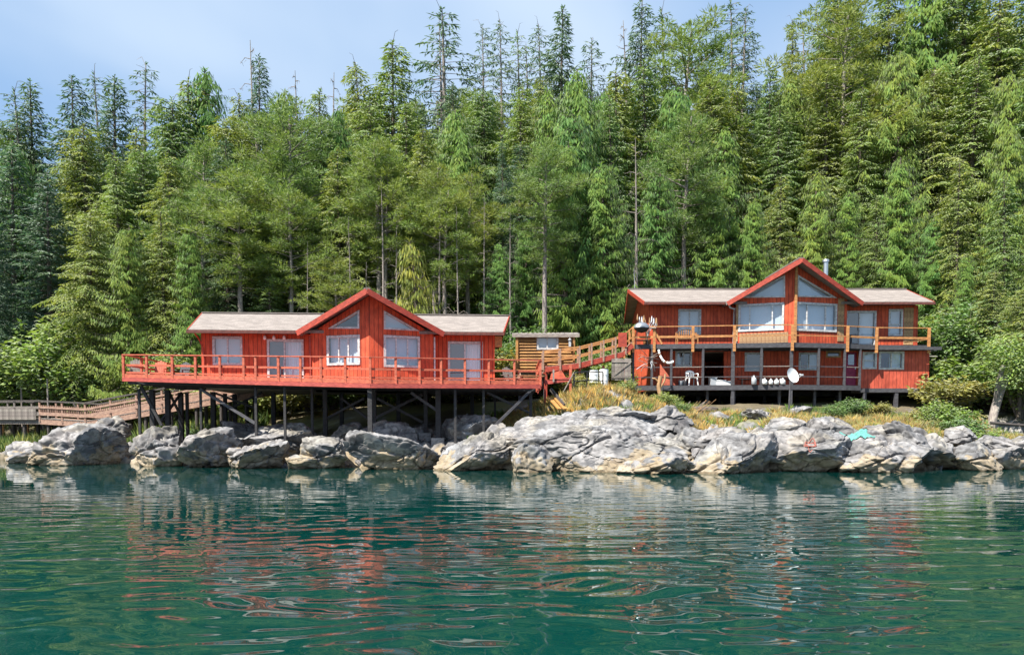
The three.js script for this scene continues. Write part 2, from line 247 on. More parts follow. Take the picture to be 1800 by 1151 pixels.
// a glazed unit set in an opening of a panel: name > frame, mullions, each pane, what hangs behind it
function glazed(P, name, pts, opt = {}) {
  const g = new THREE.Group(); g.name = name; P.parent.add(g); g.applyMatrix4(P.basis);
  if (opt.label) g.userData.label = opt.label;
  const fw = opt.frame ?? .085, inn = inset(pts, fw), ring = new THREE.Shape(inset(pts, -.02).map(p => new THREE.Vector2(...p)));
  ring.holes.push(new THREE.Path(inn.map(p => new THREE.Vector2(...p))));
  part('frame', new THREE.ExtrudeGeometry(ring, { depth: .11, bevelEnabled: false }).translate(0, 0, -.07), opt.frameMat || M.white, g);
  const xs = inn.map(p => p[0]), ys = inn.map(p => p[1]), x0 = Math.min(...xs), x1 = Math.max(...xs), y0 = Math.min(...ys), y1 = Math.max(...ys);
  const shapeOf = a => new THREE.ShapeGeometry(new THREE.Shape(a.map(p => new THREE.Vector2(...p))));
  if (inn.length === 3) { part('pane', shapeOf(inn).translate(0, 0, -.02), M.glass, g); }
  else {
    const cx = [x0, ...(opt.v || []).map(f => lerp(x0, x1, f)), x1], cy = [y0, ...(opt.h || []).map(f => lerp(y0, y1, f)), y1], mw = opt.mull ?? .06;
    for (let i = 1; i < cx.length - 1; i++) part('mullion', box(mw, y1 - y0, .07, cx[i], (y0 + y1) / 2, -.015), M.white, g);
    for (let j = 1; j < cy.length - 1; j++) for (let i = 0; i < cx.length - 1; i++) part('mullion', box(cx[i + 1] - cx[i] - mw, mw, .06, (cx[i] + cx[i + 1]) / 2, cy[j], -.015), M.white, g);
    for (let i = 0; i < cx.length - 1; i++) for (let j = 0; j < cy.length - 1; j++) {
      const a = cx[i] + (i ? mw / 2 : 0), b = cx[i + 1] - (i < cx.length - 2 ? mw / 2 : 0), c = cy[j] + (j ? mw / 2 : 0), d = cy[j + 1] - (j < cy.length - 2 ? mw / 2 : 0);
      part('pane', shapeOf([[a, c], [b, c], [b, d], [a, d]]).translate(0, 0, -.02 - .012 * ((i + j) % 2)), M.glass, g);
      if (opt.screen && opt.screen.includes(i)) part('insect_screen', box(b - a, d - c, .006, (a + b) / 2, (c + d) / 2, -.055), M.screen, g);
    }
  }
  if (opt.back && inn.length === 3) part(opt.back, shapeOf(inset(pts, .02)).translate(0, 0, -.15), M.blind, g);
  else if (opt.back) { // blind or curtain hanging behind the glass, with folds
    const [f0, f1] = opt.cover || [0, 1], a = lerp(x0, x1, f0) - .02, b = lerp(x0, x1, f1) + .02, n = 48, c = new THREE.PlaneGeometry(b - a, y1 - y0 + .1, n, 1), p = c.attributes.position;
    for (let i = 0; i < p.count; i++) p.setZ(i, (opt.back === 'curtain' ? .022 : .004) * Math.sin(i % (n + 1) * 1.7) - .2);
    c.computeVertexNormals(); c.translate((a + b) / 2, (y0 + y1) / 2, 0);
    part(opt.back, c, opt.back === 'curtain' ? M.curtain : M.blind, g);
  }
  if (opt.handle) part('handle', box(.03, .28, .05, lerp(x0, x1, opt.handle), y0 + 1.0, .03), M.greyPlastic, g);
  return g;
}
function slab(a, b, c, d, t) {   // roof plane a-b (eave) c-d (ridge side), thickness t downwards
  const q = [a, b, c, d], lo = q.map(p => p.clone().add(V(0, -t, 0))), v = [], F = (...f) => { for (let i = 1; i < f.length - 1; i++) v.push(f[0], f[i], f[i + 1]); };
  F(a, b, c, d); F(lo[3], lo[2], lo[1], lo[0]); for (let i = 0; i < 4; i++) { const j = (i + 1) % 4; F(q[i], lo[i], lo[j], q[j]); }
  const g = new THREE.BufferGeometry().setFromPoints(v); g.computeVertexNormals();
  const e = b.clone().sub(a).normalize(), n = V(0, 0, 0).crossVectors(b.clone().sub(a), d.clone().sub(a)).normalize(), s = V(0, 0, 0).crossVectors(n, e), uv = new Float32Array(v.length * 2);
  v.forEach((p, i) => { const r = p.clone().sub(a); uv[2 * i] = r.dot(e); uv[2 * i + 1] = r.dot(s) + r.dot(n); }); g.setAttribute('uv', new THREE.BufferAttribute(uv, 2)); return g;
}
function rebase(g, x, y, z) { for (const c of g.children) c.position.sub(V(x, y, z)); g.position.add(V(x, y, z)); g.updateMatrixWorld(true); }
// roof of a house with wings along u and a pointed front gable: main ridge along u, gable ridge along w
function houseRoof(H, o) {
  const { ul, ur, we, wr, wb, ve, vr, flare, gl, gr, ga, gv, gvr, gws, gwa } = o, T = .13;
  const roof = part('roof', [slab(V(ul, ve, we), V(ur, ve, we), V(ur + flare, vr, wr), V(ul - flare, vr, wr), T), slab(V(ur, ve, wb), V(ul, ve, wb), V(ul - flare, vr, wr), V(ur + flare, vr, wr), T)], M.roof, H);
  part('gable_roof', [slab(V(gl, gv, gws), V(ga, gvr, gwa), V(ga, gvr, wr), V(gl, gv, wr + 1.2), T), slab(V(ga, gvr, gwa), V(gr, gv, gws), V(gr, gv, wr + 1.2), V(ga, gvr, wr), T)], M.roof, H);
  const dy = -.10;
  part('barge_board', bar(V(gl - .02, gv + dy, gws + .05), V(ga, gvr + dy, gwa + .05), .05, .25), M.redTrim, H);
  part('barge_board', bar(V(ga, gvr + dy, gwa + .05), V(gr + .02, gv + dy, gws + .05), .05, .25), M.redTrim, H);
  part('gutter', bxr(ul - .05, gl - .05, ve - .17, ve - .035, we + .004, we + .11), M.gutter, H);
  part('gutter', bxr(gr + .05, ur + .05, ve - .17, ve - .035, we + .004, we + .11), M.gutter, H);
  for (const [e, s] of [[ul, -1], [ur, 1]]) {
    part('rake_board', bar(V(e + s * .03, ve - .09, we), V(e + s * (flare + .03), vr - .09, wr), .04, .2), M.redTrim, H);
    part('rake_board', bar(V(e + s * .03, ve - .09, wb), V(e + s * (flare + .03), vr - .09, wr), .04, .2), M.redTrim, H);
  }
  part('ridge_cap', box(ur - ul + 2 * flare, .05, .3, (ur + ul) / 2, vr + .02, wr), M.roof, H);
  part('gable_ridge_cap', box(.3, .05, gwa - wr, ga, gvr + .02, (gwa + wr) / 2), M.roof, H);
}
function wallLamp(H, P, px, py) { const [s, v] = P.px(px, py), g = new THREE.Group(); g.name = 'wall_lamp'; H.add(g); g.applyMatrix4(P.basis); part('bracket', box(.1, .14, .05, s, v, .03), M.greyPlastic, g); part('lamp_shade', lathe([[.03, .1], [.06, .05], [.07, -.08], [.0, -.1]], 10).translate(s, v, .11), M.whitePlastic, g); }

// ---------- the single-storey red house on the left ----------
const LH = thing('red_house', 'single-storey red house with pointed front gable behind the red stilted deck', 'house', [-7.57, 3.62, -35.5], .06);
{
  const H = LH, top = 2.5, gl = -1.93, gr = 3.83, ga = .95, ws = .4, wa = 1.35, gtop = 2.48, gapex = 4.1;
  const A = panel(H, 'wall', -7.1, 0, gl, 0), B = panel(H, 'wall', gl, ws, ga, wa), C = panel(H, 'wall', ga, wa, gr, ws), D = panel(H, 'wall', gr, 0, 6.75, 0);
  const w1 = A.rect(374, 592, 425, 641), d1 = A.rect(470, 597, 533, 664), w2 = B.rect(575, 590, 632, 641), t1 = [B.px(579, 577), B.px(631, 577), B.px(631, 546)];
  const w3 = C.rect(675, 591, 737, 645), t2 = [C.px(675, 578), C.px(734, 581), C.px(675, 547)], d2 = D.rect(788, 601, 848, 667);
  for (const d of [d1, d2]) { d[0][1] = d[1][1] = .06; }
  const rectOut = (P, h) => [[0, 0], [P.len, 0], [P.len, h], [0, h]];
  A.build(rectOut(A, top), [w1, d1].map(q => inset(q, .03))).material = M.siding;
  D.build(rectOut(D, top), [inset(d2, .03)]).material = M.siding;
  B.build([[0, 0], [B.len, 0], [B.len, gapex], [0, gtop]], [inset(w2, .03), inset(t1, .03)]).material = M.siding;
  C.build([[0, 0], [C.len, 0], [C.len, gtop], [0, gapex]], [inset(w3, .03), inset(t2, .03)]).material = M.siding;
  glazed(A, 'window', w1, { v: [.5], back: 'blind' });
  glazed(A, 'sliding_door', d1, { v: [.47], back: 'curtain', screen: [0], handle: .44 });
  glazed(B, 'window', w2, { v: [.34, .67], back: 'blind' });
  glazed(C, 'window', w3, { v: [.32, .68], h: [.24], back: 'blind' });
  glazed(D, 'sliding_door', d2, { v: [.48], back: 'curtain', screen: [0], handle: .45 });
  glazed(B, 'gable_window', t1, { frame: .06, label: 'dark triangular window of the left gable half' }); glazed(C, 'gable_window', t2, { frame: .06, back: 'blind' });
  const S = M.siding; // returns, ends and back
  panel(H, 'wall', gl, 0, gl, ws - .003, [[0, 0], [ws, 0], [ws, gtop], [0, gtop]], [], S); panel(H, 'wall', gr, ws - .003, gr, 0, [[0, 0], [ws, 0], [ws, gtop], [0, gtop]], [], S);
  const end = [[0, -.0], [5.05, -.0], [5.05, top], [2.5, top + 1.2], [0, top]];
  panel(H, 'wall', -7.1, -5.195, -7.1, -.145, end, [], S); panel(H, 'wall', 6.75, -.145, 6.75, -5.195, end, [], S);
  panel(H, 'wall', 6.6, -5.06, -6.95, -5.06, [[0, 0], [13.5, 0], [13.5, top], [0, top]], [], S);
  part('floor', bxr(-6.95, 6.6, -.12, -.02, -5.05, -.15), M.inside, H);
  part('floor', prism([[gl + .16, -.16], [ga, -wa + .16], [gr - .16, -.16], [gr - .16, .13], [gl + .16, .13]], .2).rotateX(-Math.PI / 2).scale(1, 1, -1).rotateY(0).translate(0, -.21, 0), M.inside, H);
  part('inner_wall', bxr(-6.9, 6.55, 0, 2.5, -3.1, -3.0), M.inside, H);
  houseRoof(H, { ul: -7.45, ur: 7.12, we: .62, wr: -2.6, wb: -5.82, ve: 2.60, vr: 3.84, flare: .45, gl: gl - .5, gr: gr + .5, ga, gv: 2.52, gvr: 4.27, gws: ws + .45, gwa: wa + .75 });
  part('corner_board', box(.07, top - .1, .05, gl - .01, top / 2 - .1, ws + .05), M.redTrim, H); part('corner_board', box(.07, top - .1, .05, gr + .05, top / 2 - .1, ws + .03), M.white, H);
  part('soffit', bxr(6.76, 7.1, 1.95, 2.45, -.1, .1), M.cedar, H);
  part('downspout', tube([V(6.1, 2.45, .62), V(6.1, 2.3, .5), V(6.1, 2.12, .1), V(6.1, 1.9, .06), V(6.1, .1, .06)], .04), M.redTrim, H);
  part('downspout', tube([V(-7.2, 2.45, .55), V(-7.12, 2.2, .2), V(-6.98, 1.7, .06), V(-6.98, .1, .06)], .04), M.redTrim, H);
  wallLamp(H, A, 466, 594); wallLamp(H, A, 482, 594); wallLamp(H, A, 500, 594);
}

// ---------- its deck on stilts ----------
const LD = thing('stilt_deck', 'wide coral red deck with open railing on tall black stilts over the rocks', 'deck');
const DECK = { n: [[213, 622, 670, 33], [650, 626, 682, 31], [952, 632, 683, 33]] };
DECK.at = px => { const k = px < 650 ? 0 : 1, [a, b] = [DECK.n[k], DECK.n[k + 1]], A = at(a[0], a[1], a[3]), B = at(b[0], b[1], b[3]), A2 = at(a[0], a[2], a[3]).y, B2 = at(b[0], b[2], b[3]).y; const d = sight(px, 600), m = (d.x * A.z / d.z - A.x) / ((B.x - A.x) - d.x * (B.z - A.z) / d.z); return { x: lerp(A.x, B.x, m), z: lerp(A.z, B.z, m), top: lerp(A.y, B.y, m), bot: lerp(A2, B2, m) }; };
const railPost = (g, name, x, z, y0, y1, w, mat) => part(name, box(w, y1 - y0, w, x, (y0 + y1) / 2, z), mat, g);
{
  const posts = [215, 256, 301, 342, 385, 427, 448, 488, 527, 563, 606, 650, 695, 737, 775, 817, 859, 904, 950].map(DECK.at);
  const lv = (q, f) => V(q.x, lerp(q.top, q.bot, f), q.z), floorY = q => lerp(q.top, q.bot, .84);
  const run = (list, outward) => list.forEach((q, i) => {
    const o = outward.clone().multiplyScalar(.05);
    if (!list.side || i) railPost(LD, 'rail_post', q.x, q.z, lerp(q.top, q.bot, .93), q.top - .03, .095, M.deckRed);
    if (!i) return; const p = list[i - 1];
    part('top_rail', bar(lv(p, .03), lv(q, .03), .15, .045), M.deckRed, LD);
    part('middle_rail', bar(lv(p, .40).sub(o), lv(q, .40).sub(o), .04, .085), M.deckRed, LD);
    part('lower_rail', bar(lv(p, .67).sub(o), lv(q, .67).sub(o), .04, .07), M.deckRed, LD);
    part('skirt_board', bar(lv(p, .795).add(o.clone().multiplyScalar(.2)), lv(q, .795).add(o.clone().multiplyScalar(.2)), .03, (p.top - p.bot) * .13), M.deckRed, LD);
    part('fascia_board', bar(lv(p, .935).add(o.clone().multiplyScalar(1.3)), lv(q, .935).add(o.clone().multiplyScalar(1.3)), .04, (p.top - p.bot) * .135), M.fascia, LD);
  });
  const side = l => { l.side = true; return l; };
  run(posts, V(0, 0, 1));
  const L = posts[0], R = posts[posts.length - 1], back = (q, z) => ({ ...q, z });
  run(side([L, back(L, -34.6), back(L, -36.2), back(L, -37.8)]), V(-1, 0, 0));
  run(side([R, back(R, -34.6), back(R, -36.2), back(R, -37.8)]), V(1, 0, 0));
  const mid = posts[11], fy = floorY(mid);
  const pl = (a, b, c) => { const g = new THREE.BufferGeometry().setFromPoints([a, b, c]); return g; };
  // floor boards run from the house to the railing
  const boards = []; for (let x = L.x + .1; x < R.x - .1; x += .148) { const t = x < mid.x ? (x - L.x) / (mid.x - L.x) : (x - mid.x) / (R.x - mid.x), [a, b] = x < mid.x ? [L, mid] : [mid, R]; const zf = lerp(a.z, b.z, t) - .06, y = lerp(floorY(a), floorY(b), t), zb = -38.3; boards.push(box(.138, .04, zf - zb, x, y, (zf + zb) / 2)); }
  tag(part('floor_boards', boards, M.fascia, LD), null, null, null, 'stuff');
  for (let k = 0; k < 5; k++) { const z = -33 - k * 1.15; part('beam', bar(V(L.x + .2, floorY(L) - .2, z), V(R.x - .2, floorY(R) - .2, z), .14, .24), M.dark, LD); }
  const post = (px, D, w, top) => { const p = at(px, 700, D), y1 = top ?? (fy - .12), y0 = surface(p.x, D) - .5; part('stilt', box(w, y1 - y0, w, p.x, (y0 + y1) / 2, p.z), M.dark, LD); };
  for (const [px, D, w] of [[244, 33.4, .1], [267, 34, .2], [294, 34.4, .2], [317, 36.5, .2], [328, 37, .13], [352, 33, .09], [374, 36, .2], [395, 37.5, .16], [412, 38, .18], [449, 32.3, .1], [500, 32, .1], [548, 33, .1], [571, 34, .18], [650, 31.25, .18], [657, 33.6, .2], [748, 34, .17], [770, 33, .22], [800, 32.3, .11], [850, 32.6, .1], [870, 35.5, .09], [933, 33.3, .13], [480, 36.5, .18], [600, 37, .18], [700, 37, .18], [830, 37, .18]]) post(px, D, w);
  const brace = (x0, y0, D0, x1, y1, D1, w = .1, m = M.dark) => part('brace', bar(at(x0, y0, D0), at(x1, y1, D1), w, w), m, LD);
  brace(247, 679, 33.4, 284, 748, 33.4, .12); brace(352, 684, 33, 448, 744, 32.4, .11, M.slate); brace(935, 684, 33, 868, 750, 32.6, .11, M.slate);
  brace(283, 740, 34.3, 318, 690, 36, .09); brace(297, 690, 34.4, 322, 742, 36, .09); brace(600, 700, 34, 645, 735, 33.6, .1); brace(575, 735, 34, 640, 700, 33.6, .1);
  brace(658, 735, 33.5, 742, 694, 34, .12); brace(662, 700, 33.5, 742, 742, 34, .11); brace(722, 690, 33, 766, 720, 33, .12, M.slate); brace(856, 690, 33, 930, 725, 33.3, .1); brace(375, 690, 36, 450, 718, 36, .1); brace(400, 720, 36.5, 460, 690, 36.5, .1);
  for (const [px, py, D] of [[571, 768, 33.8], [650, 752, 33.2], [770, 795, 33], [748, 800, 34]]) { const p = at(px, py, D); part('footing', box(.55, .5, .5, p.x, surface(p.x, D) + .1, -D), M.concrete, LD); }
  rebase(LD, mid.x, 0, -34);
}
// ---------- the two-storey red house on the right ----------
const RH = thing('red_house', 'two-storey red house with cedar upper balcony and metal flue on the right', 'house', [15.3, 6.15, -42], 0);
{
  const H = RH, top = 2.42, low = -2.18, gl = -2.75, gr = 3.3, ga = .05, ws = .6, wa = 1.55, gtop = 2.68, gapex = 4.3, S = M.siding;
  const A = panel(H, 'wall', -7.55, 0, gl, 0), B = panel(H, 'wall', gl, ws, ga, wa), C = panel(H, 'wall', ga, wa, gr, ws), D = panel(H, 'wall', gr, 0, 7.57, 0);
  const w1 = A.rect(1193, 544, 1232, 588), w2 = B.rect(1299, 534, 1378, 581), t1 = [B.px(1304, 523), B.px(1380, 522), B.px(1380, 484)], w3 = C.rect(1400, 533, 1471, 582), t2 = [C.px(1403, 521), C.px(1469, 523), C.px(1403, 484)];
  const d2 = D.rect(1487, 547, 1540, 606), w4 = D.rect(1563, 544, 1587, 590); d2[0][1] = d2[1][1] = .05; d2[0][0] = d2[3][0] = Math.max(d2[0][0], .05);
  const out = (P, h) => [[0, -.1], [P.len, -.1], [P.len, h], [0, h]], ins = q => inset(q, .03);
  A.build(out(A, top), [ins(w1)]).material = S; D.build(out(D, top), [ins(d2), ins(w4)]).material = S;
  B.build([[0, -.1], [B.len, -.1], [B.len, gapex], [0, gtop]], [ins(w2), ins(t1)]).material = S; C.build([[0, -.1], [C.len, -.1], [C.len, gtop], [0, gapex]], [ins(w3), ins(t2)]).material = S;
  glazed(A, 'window', w1, { v: [.5], back: 'blind' }); glazed(B, 'window', w2, { v: [.23, .77], back: 'blind', cover: [0, 1] }); glazed(C, 'window', w3, { v: [.25, .74], back: 'blind' });
  glazed(B, 'gable_window', t1, { frame: .06, back: 'blind' }); glazed(C, 'gable_window', t2, { frame: .06, back: 'blind' });
  glazed(D, 'sliding_door', d2, { v: [.45], back: 'curtain', cover: [.4, 1], screen: [0], handle: .42 }); glazed(D, 'window', w4, { h: [.42], back: 'blind' });
  // bare wood patches where cladding is unfinished
  const patch = (P, x0, y0, x1, y1) => { const [a, b, c] = P.rect(x0, y0, x1, y1); for (let s = a[0], n = Math.max(1, Math.round((b[0] - a[0]) / .2)), k = 0; k < n; k++) part('bare_board', box((b[0] - a[0]) / n - .012, c[1] - a[1], .025, a[0] + (k + .5) * (b[0] - a[0]) / n, (a[1] + c[1]) / 2, .014).applyMatrix4(P.basis), M.ply, H); };
  patch(D, 1589, 541, 1606, 606); patch(C, 1473, 524, 1484, 600); patch(B, 1300, 585, 1386, 603); patch(B, 1294, 532, 1298, 600);
  panel(H, 'wall', gl, 0, gl, ws - .003, [[0, -.1], [ws, -.1], [ws, gtop], [0, gtop]], [], S); panel(H, 'wall', gr, ws - .003, gr, 0, [[0, -.1], [ws, -.1], [ws, gtop], [0, gtop]], [], S);
  part('door_frame', [box(.04, 2.2, .1, gl - .025, 1.1, .08), box(.04, 2.2, .1, gl - .025, 1.1, ws - .1), box(.04, .1, ws, gl - .025, 2.2, ws / 2)], M.white, H);
  const end = [[0, low - .1], [5.85, low - .1], [5.85, top], [2.95, top + 1.35], [0, top]];
  panel(H, 'wall', -7.55, -6, -7.55, -.145, end, [], S); panel(H, 'wall', 7.57, -.145, 7.57, -6, end, [], S);
  panel(H, 'wall', 7.42, -5.86, -7.4, -5.86, [[0, low], [14.82, low], [14.82, top], [0, top]], [], S);
  part('floor', bxr(-7.4, 7.42, -.2, -.02, -5.85, -.15), M.inside, H); part('floor', bxr(-7.4, 7.42, low - .1, low, -5.85, -.15), M.insideDark, H); part('inner_wall', bxr(-7.35, 7.4, 0, 2.4, -3.4, -3.3), M.inside, H);
  part('floor', prism([[gl + .16, -.16], [ga, -wa + .16], [gr - .16, -.16], [gr - .16, .13], [gl + .16, .13]], .12).rotateX(Math.PI / 2).scale(1, 1, -1).translate(0, -.02, 0), M.inside, H);
  houseRoof(H, { ul: -7.95, ur: 8.0, we: .75, wr: -2.9, wb: -6.6, ve: 2.5, vr: 3.85, flare: .35, gl: gl - .72, gr: gr + .62, ga, gv: 2.42, gvr: 4.5, gws: ws + .45, gwa: wa + .8 });
  part('gable_post', box(.13, gapex + .1, .09, ga, gapex / 2 - .05, wa + .08), M.cedar, H);
  part('flue', [rod(V(2.65, 3.0, -.8), V(2.65, 5.0, -.8), .14, .14, 14), lathe([[.19, 0], [.19, .1], [.12, .16], [0, .17]], 14).translate(2.65, 5.0, -.8)], M.steel, H);
  part('downspout', tube([V(-3.3, 2.33, .8), V(-3.25, 2.2, .7), V(-2.95, 2.12, .55), V(-2.88, 2.0, .3), V(-2.88, .1, .25)], .05), M.white, H);
  part('antenna', rod(V(-7.9, 3.4, -2.9), V(-7.98, 5.1, -2.9), .018, .008, 5), M.greyPlastic, H);
  // lower storey
  const E = panel(H, 'lower_wall', -7.55, .7, 4.3, .7, null, null, S, low), F = panel(H, 'lower_wall', 3.93, 1.0, 7.72, 1.0, null, null, S, low);
  const e1 = E.rect(1188, 617, 1216, 644), e2 = E.rect(1238, 612, 1273, 676), e3 = E.rect(1310, 620, 1341, 652), e4 = E.rect(1405, 620, 1441, 650), e5 = E.rect(1453, 617, 1478, 628), e6 = E.rect(1487, 618, 1507, 678), f1 = F.rect(1517, 619, 1541, 648), f2 = F.rect(1546, 618, 1589, 649);
  for (const e of [e2, e6]) e[0][1] = e[1][1] = .03;
  E.build([[0, -.1], [E.len, -.1], [E.len, 2.0], [0, 2.0]], [e1, e3, e4, e5, e6].map(ins).concat([e2])).material = S; F.build([[0, -.1], [F.len, -.1], [F.len, 1.98], [0, 1.98]], [f1, f2].map(ins)).material = M.sidingFlat;
  glazed(E, 'window', e1, { v: [.5], back: 'curtain', cover: [0, .3] }); glazed(E, 'window', e4, { v: [.48], back: 'blind', cover: [.5, 1] }); glazed(E, 'vent_window', e5, { frame: .07, frameMat: M.ply });
  const e3g = glazed(E, 'window', e3, { back: 'curtain', label: 'window hung with dark crumpled sheeting' }); e3g.children[e3g.children.length - 1].material = std(rgb(.06, .065, .07), .5);
  glazed(F, 'window', f1, { h: [.5], back: 'blind', cover: [0, 1] }); glazed(F, 'window', f2, { v: [.5], back: 'curtain', cover: [.52, .98] });
  { const g = new THREE.Group(); g.name = 'door'; g.userData.label = 'magenta lower door with a small glazed top'; H.add(g); g.applyMatrix4(E.basis); const [a, b, c] = e6, w = b[0] - a[0], h = c[1] - a[1]; part('leaf', [box(w - .08, h * .62, .05, (a[0] + b[0]) / 2, a[1] + h * .31, -.04), box(.1, h * .36, .05, a[0] + .09, a[1] + h * .8, -.04), box(.1, h * .36, .05, b[0] - .09, a[1] + h * .8, -.04), box(w - .28, .1, .05, (a[0] + b[0]) / 2, c[1] - .07, -.04)], M.magenta, g); part('pane', box(w - .28, h * .3, .01, (a[0] + b[0]) / 2, a[1] + h * .77, -.04), M.glass, g); for (const k of [.14, .42]) part('raised_panel', box(w - .3, h * .2, .03, (a[0] + b[0]) / 2, a[1] + h * (k + .06), -.02), M.magenta, g); part('handle', box(.04, .12, .06, b[0] - .1, a[1] + 1, .01), M.steel, g); }
  panel(H, 'lower_wall', -7.55, -.143, -7.55, .557, [[0, -2.28], [.7, -2.28], [.7, -.2], [0, -.2]], [], S); part('floor', bxr(-7.4, 3.9, low - .1, low, -.14, .55), M.inside, H); panel(H, 'lower_wall', 7.72, .855, 7.72, -.003, [[0, -2.28], [.858, -2.28], [.858, -.2], [0, -.2]], [], M.sidingFlat); panel(H, 'lower_wall', 3.93, .705, 3.93, .855, [[0, -2.28], [.15, -2.28], [.15, -.2], [0, -.2]], [], S);
  part('lower_roof', bxr(3.9, 7.9, -.21, -.17, 0, 1.0), M.slate, H);
  part('base_board', bxr(3.9, 7.8, low - .32, low - .1, .9, 1.06), M.slate, H); part('base_board', bxr(4.0, 7.7, low - .32, low - .1, -5.9, -.2), M.slate, H);
  part('side_shelf_roof', box(.9, .05, .9, 8.2, -.42, -.3, 0, 0, -.05), M.metalRoof, H);
  for (const [u, w] of [[4.2, .95], [5.95, .95], [7.55, .95], [7.5, -2.5], [4.2, -2.5], [-7.3, -5.6], [-2, -5.6], [3, -5.6], [7.4, -5.6], [0, -3], [-4, -3]]) { const y0 = surface(15.3 + u, 42 - w) - .4 - 6.15; part('stilt', bxr(u - .09, u + .09, y0, low - .1, w - .09, w + .09), M.slate, H); }
  part('house_beam', bxr(-7.5, 7.6, low - .35, low - .11, -3.2, -2.9), M.slate, H);
}
// upper balcony and lower porch of the right house
const RB = thing('balcony', 'upper balcony of the right house with cedar posts and thin rails', 'balcony');
const RP = thing('porch', 'dark lower porch of the right house on slender posts', 'porch');
{
  const line = [[1112, 604, 40.3], [1393, 604, 39.4], [1490, 604, 39.9], [1541, 607, 40.5], [1634, 607, 40.7]].map(a => at(...a)); for (const p of line) p.y = 6.2;
  const on = px => { const d = sight(px, 600); for (let i = 0; i < 4; i++) { const A = line[i], B = line[i + 1], m = (d.x * A.z / d.z - A.x) / ((B.x - A.x) - d.x * (B.z - A.z) / d.z); if (m > -.002 && m < 1.002) return A.clone().lerp(B, m); } };
  const posts = [1113, 1150, 1218, 1291, 1393, 1490, 1541, 1633].map(on);
  for (let i = 0; i < 4; i++) { part('rim_joist', bar(line[i].clone().add(V(0, -.13, -.02)), line[i + 1].clone().add(V(0, -.13, -.02)), .05, .25), M.slate, RB); }
  const boards = []; const s = new THREE.Shape([...line.map(p => new THREE.Vector2(p.x, -p.z - .0)), new THREE.Vector2(line[4].x, 42), new THREE.Vector2(line[0].x, 42)]);
  part('balcony_floor', new THREE.ExtrudeGeometry(s, { depth: .05, bevelEnabled: false }).rotateX(Math.PI / 2).scale(1, 1, -1).translate(0, 0, 0).translate(0, 6.17 + 0, 0).applyMatrix4(new THREE.Matrix4().makeScale(1, 1, 1)), M.ply, RB);
  for (let k = 0; k < 3; k++) part('joist', bxr(8, 23.4, 5.93, 6.10, -40.6 - k * .5, -40.5 - k * .5), M.slate, RB);
  posts.forEach((p, i) => {
    part('rail_post', box(.13, 1.38, .1, p.x, 6.45, p.z + .04), M.cedar, RB); if (i === 0) return; const q = posts[i - 1];
    part('top_rail', bar(q.clone().setY(7.13), p.clone().setY(7.13), .06, .05), M.cedar, RB);
    part('middle_rail', bar(q.clone().setY(6.58), p.clone().setY(6.58), .04, i < 4 || i > 5 ? .11 : .05), M.cedar, RB);
  });
  part('post_brace', bar(posts[1].clone().setY(6.95), posts[1].clone().add(V(.42, 0, .05)).setY(6.2), .05, .09), M.cedar, RB);
  part('post_brace', bar(posts[7].clone().setY(6.55), posts[7].clone().add(V(-1.3, 0, 0)).setY(6.35), .05, .08), M.cedar, RB);
  const bl = posts[0].clone(), side = [bl, bl.clone().setZ(-41.5), bl.clone().setZ(-43.4)];
  side.forEach((p, i) => { if (!i) return; const q = side[i - 1]; part('rail_post', box(.1, 1.38, .13, p.x, 6.45, p.z), M.cedar, RB); for (const y of [7.12, 6.6]) part('side_rail', bar(q.clone().setY(y), p.clone().setY(y), .04, .08), M.cedar, RB); });
  // porch
  const PY = 3.98, pf = on; const edge = [1090, 1393, 1490, 1515].map(px => { const p = pf(Math.max(px, 1112)); if (px < 1112) p.x -= .7; return p; });
  for (let i = 0; i < 3; i++) part('rim_joist', bar(edge[i].clone().setY(PY - .14), edge[i + 1].clone().setY(PY - .14), .06, .26), M.slate, RP);
  const s2 = new THREE.Shape([...edge.map(p => new THREE.Vector2(p.x, -p.z)), new THREE.Vector2(19.5, 41.99), new THREE.Vector2(edge[0].x, 41.99)]);
  part('porch_floor', new THREE.ExtrudeGeometry(s2, { depth: .06, bevelEnabled: false }).rotateX(Math.PI / 2).scale(1, 1, 1).translate(0, PY, 0).applyMatrix4(new THREE.Matrix4().makeScale(1, 1, 1)), M.greyWood[2], RP);
  RP.children[RP.children.length - 1].geometry.applyMatrix4(new THREE.Matrix4().makeScale(1, 1, -1)); RB.children.find(c => c.name === 'balcony_floor');
  const post = (px, y0, y1, w, dz = -.06) => { const p = pf(px); const b = y0 ?? surface(p.x, -p.z) - .4; part('porch_post', box(w, y1 - b, w, p.x, (b + y1) / 2, p.z + dz), M.slate, RP); };
  for (const px of [1114, 1147, 1181, 1237, 1340, 1441, 1487, 1514]) post(px, PY - .25, 5.93, .11); for (const [px, w] of [[1290, .16], [1393, .14]]) post(px, null, 5.93, w);
  for (const px of [1122, 1249, 1297, 1378, 1441, 1486]) post(px, null, PY - .27, .13, -.5);
  const rs = [1114, 1147, 1181, 1237, 1290, 1340, 1393, 1441, 1487, 1514].map(px => pf(px).add(V(0, 0, -.06))); for (let i = 1; i < rs.length; i++) for (const y of [4.96, 4.42]) part('porch_rail', bar(rs[i - 1].clone().setY(y), rs[i].clone().setY(y), .035, .045), i % 3 ? M.slate : M.greyWood[1], RP);
  part('porch_skirt', prism([[0, 0], [.85, 0], [.0, 1.15]], .03).translate(8.0, PY + .02, -40.2), M.deckRed, RP);
  rebase(RB, 15.5, 6.1, -40.5); rebase(RP, 13.5, 3.5, -40.5);
}
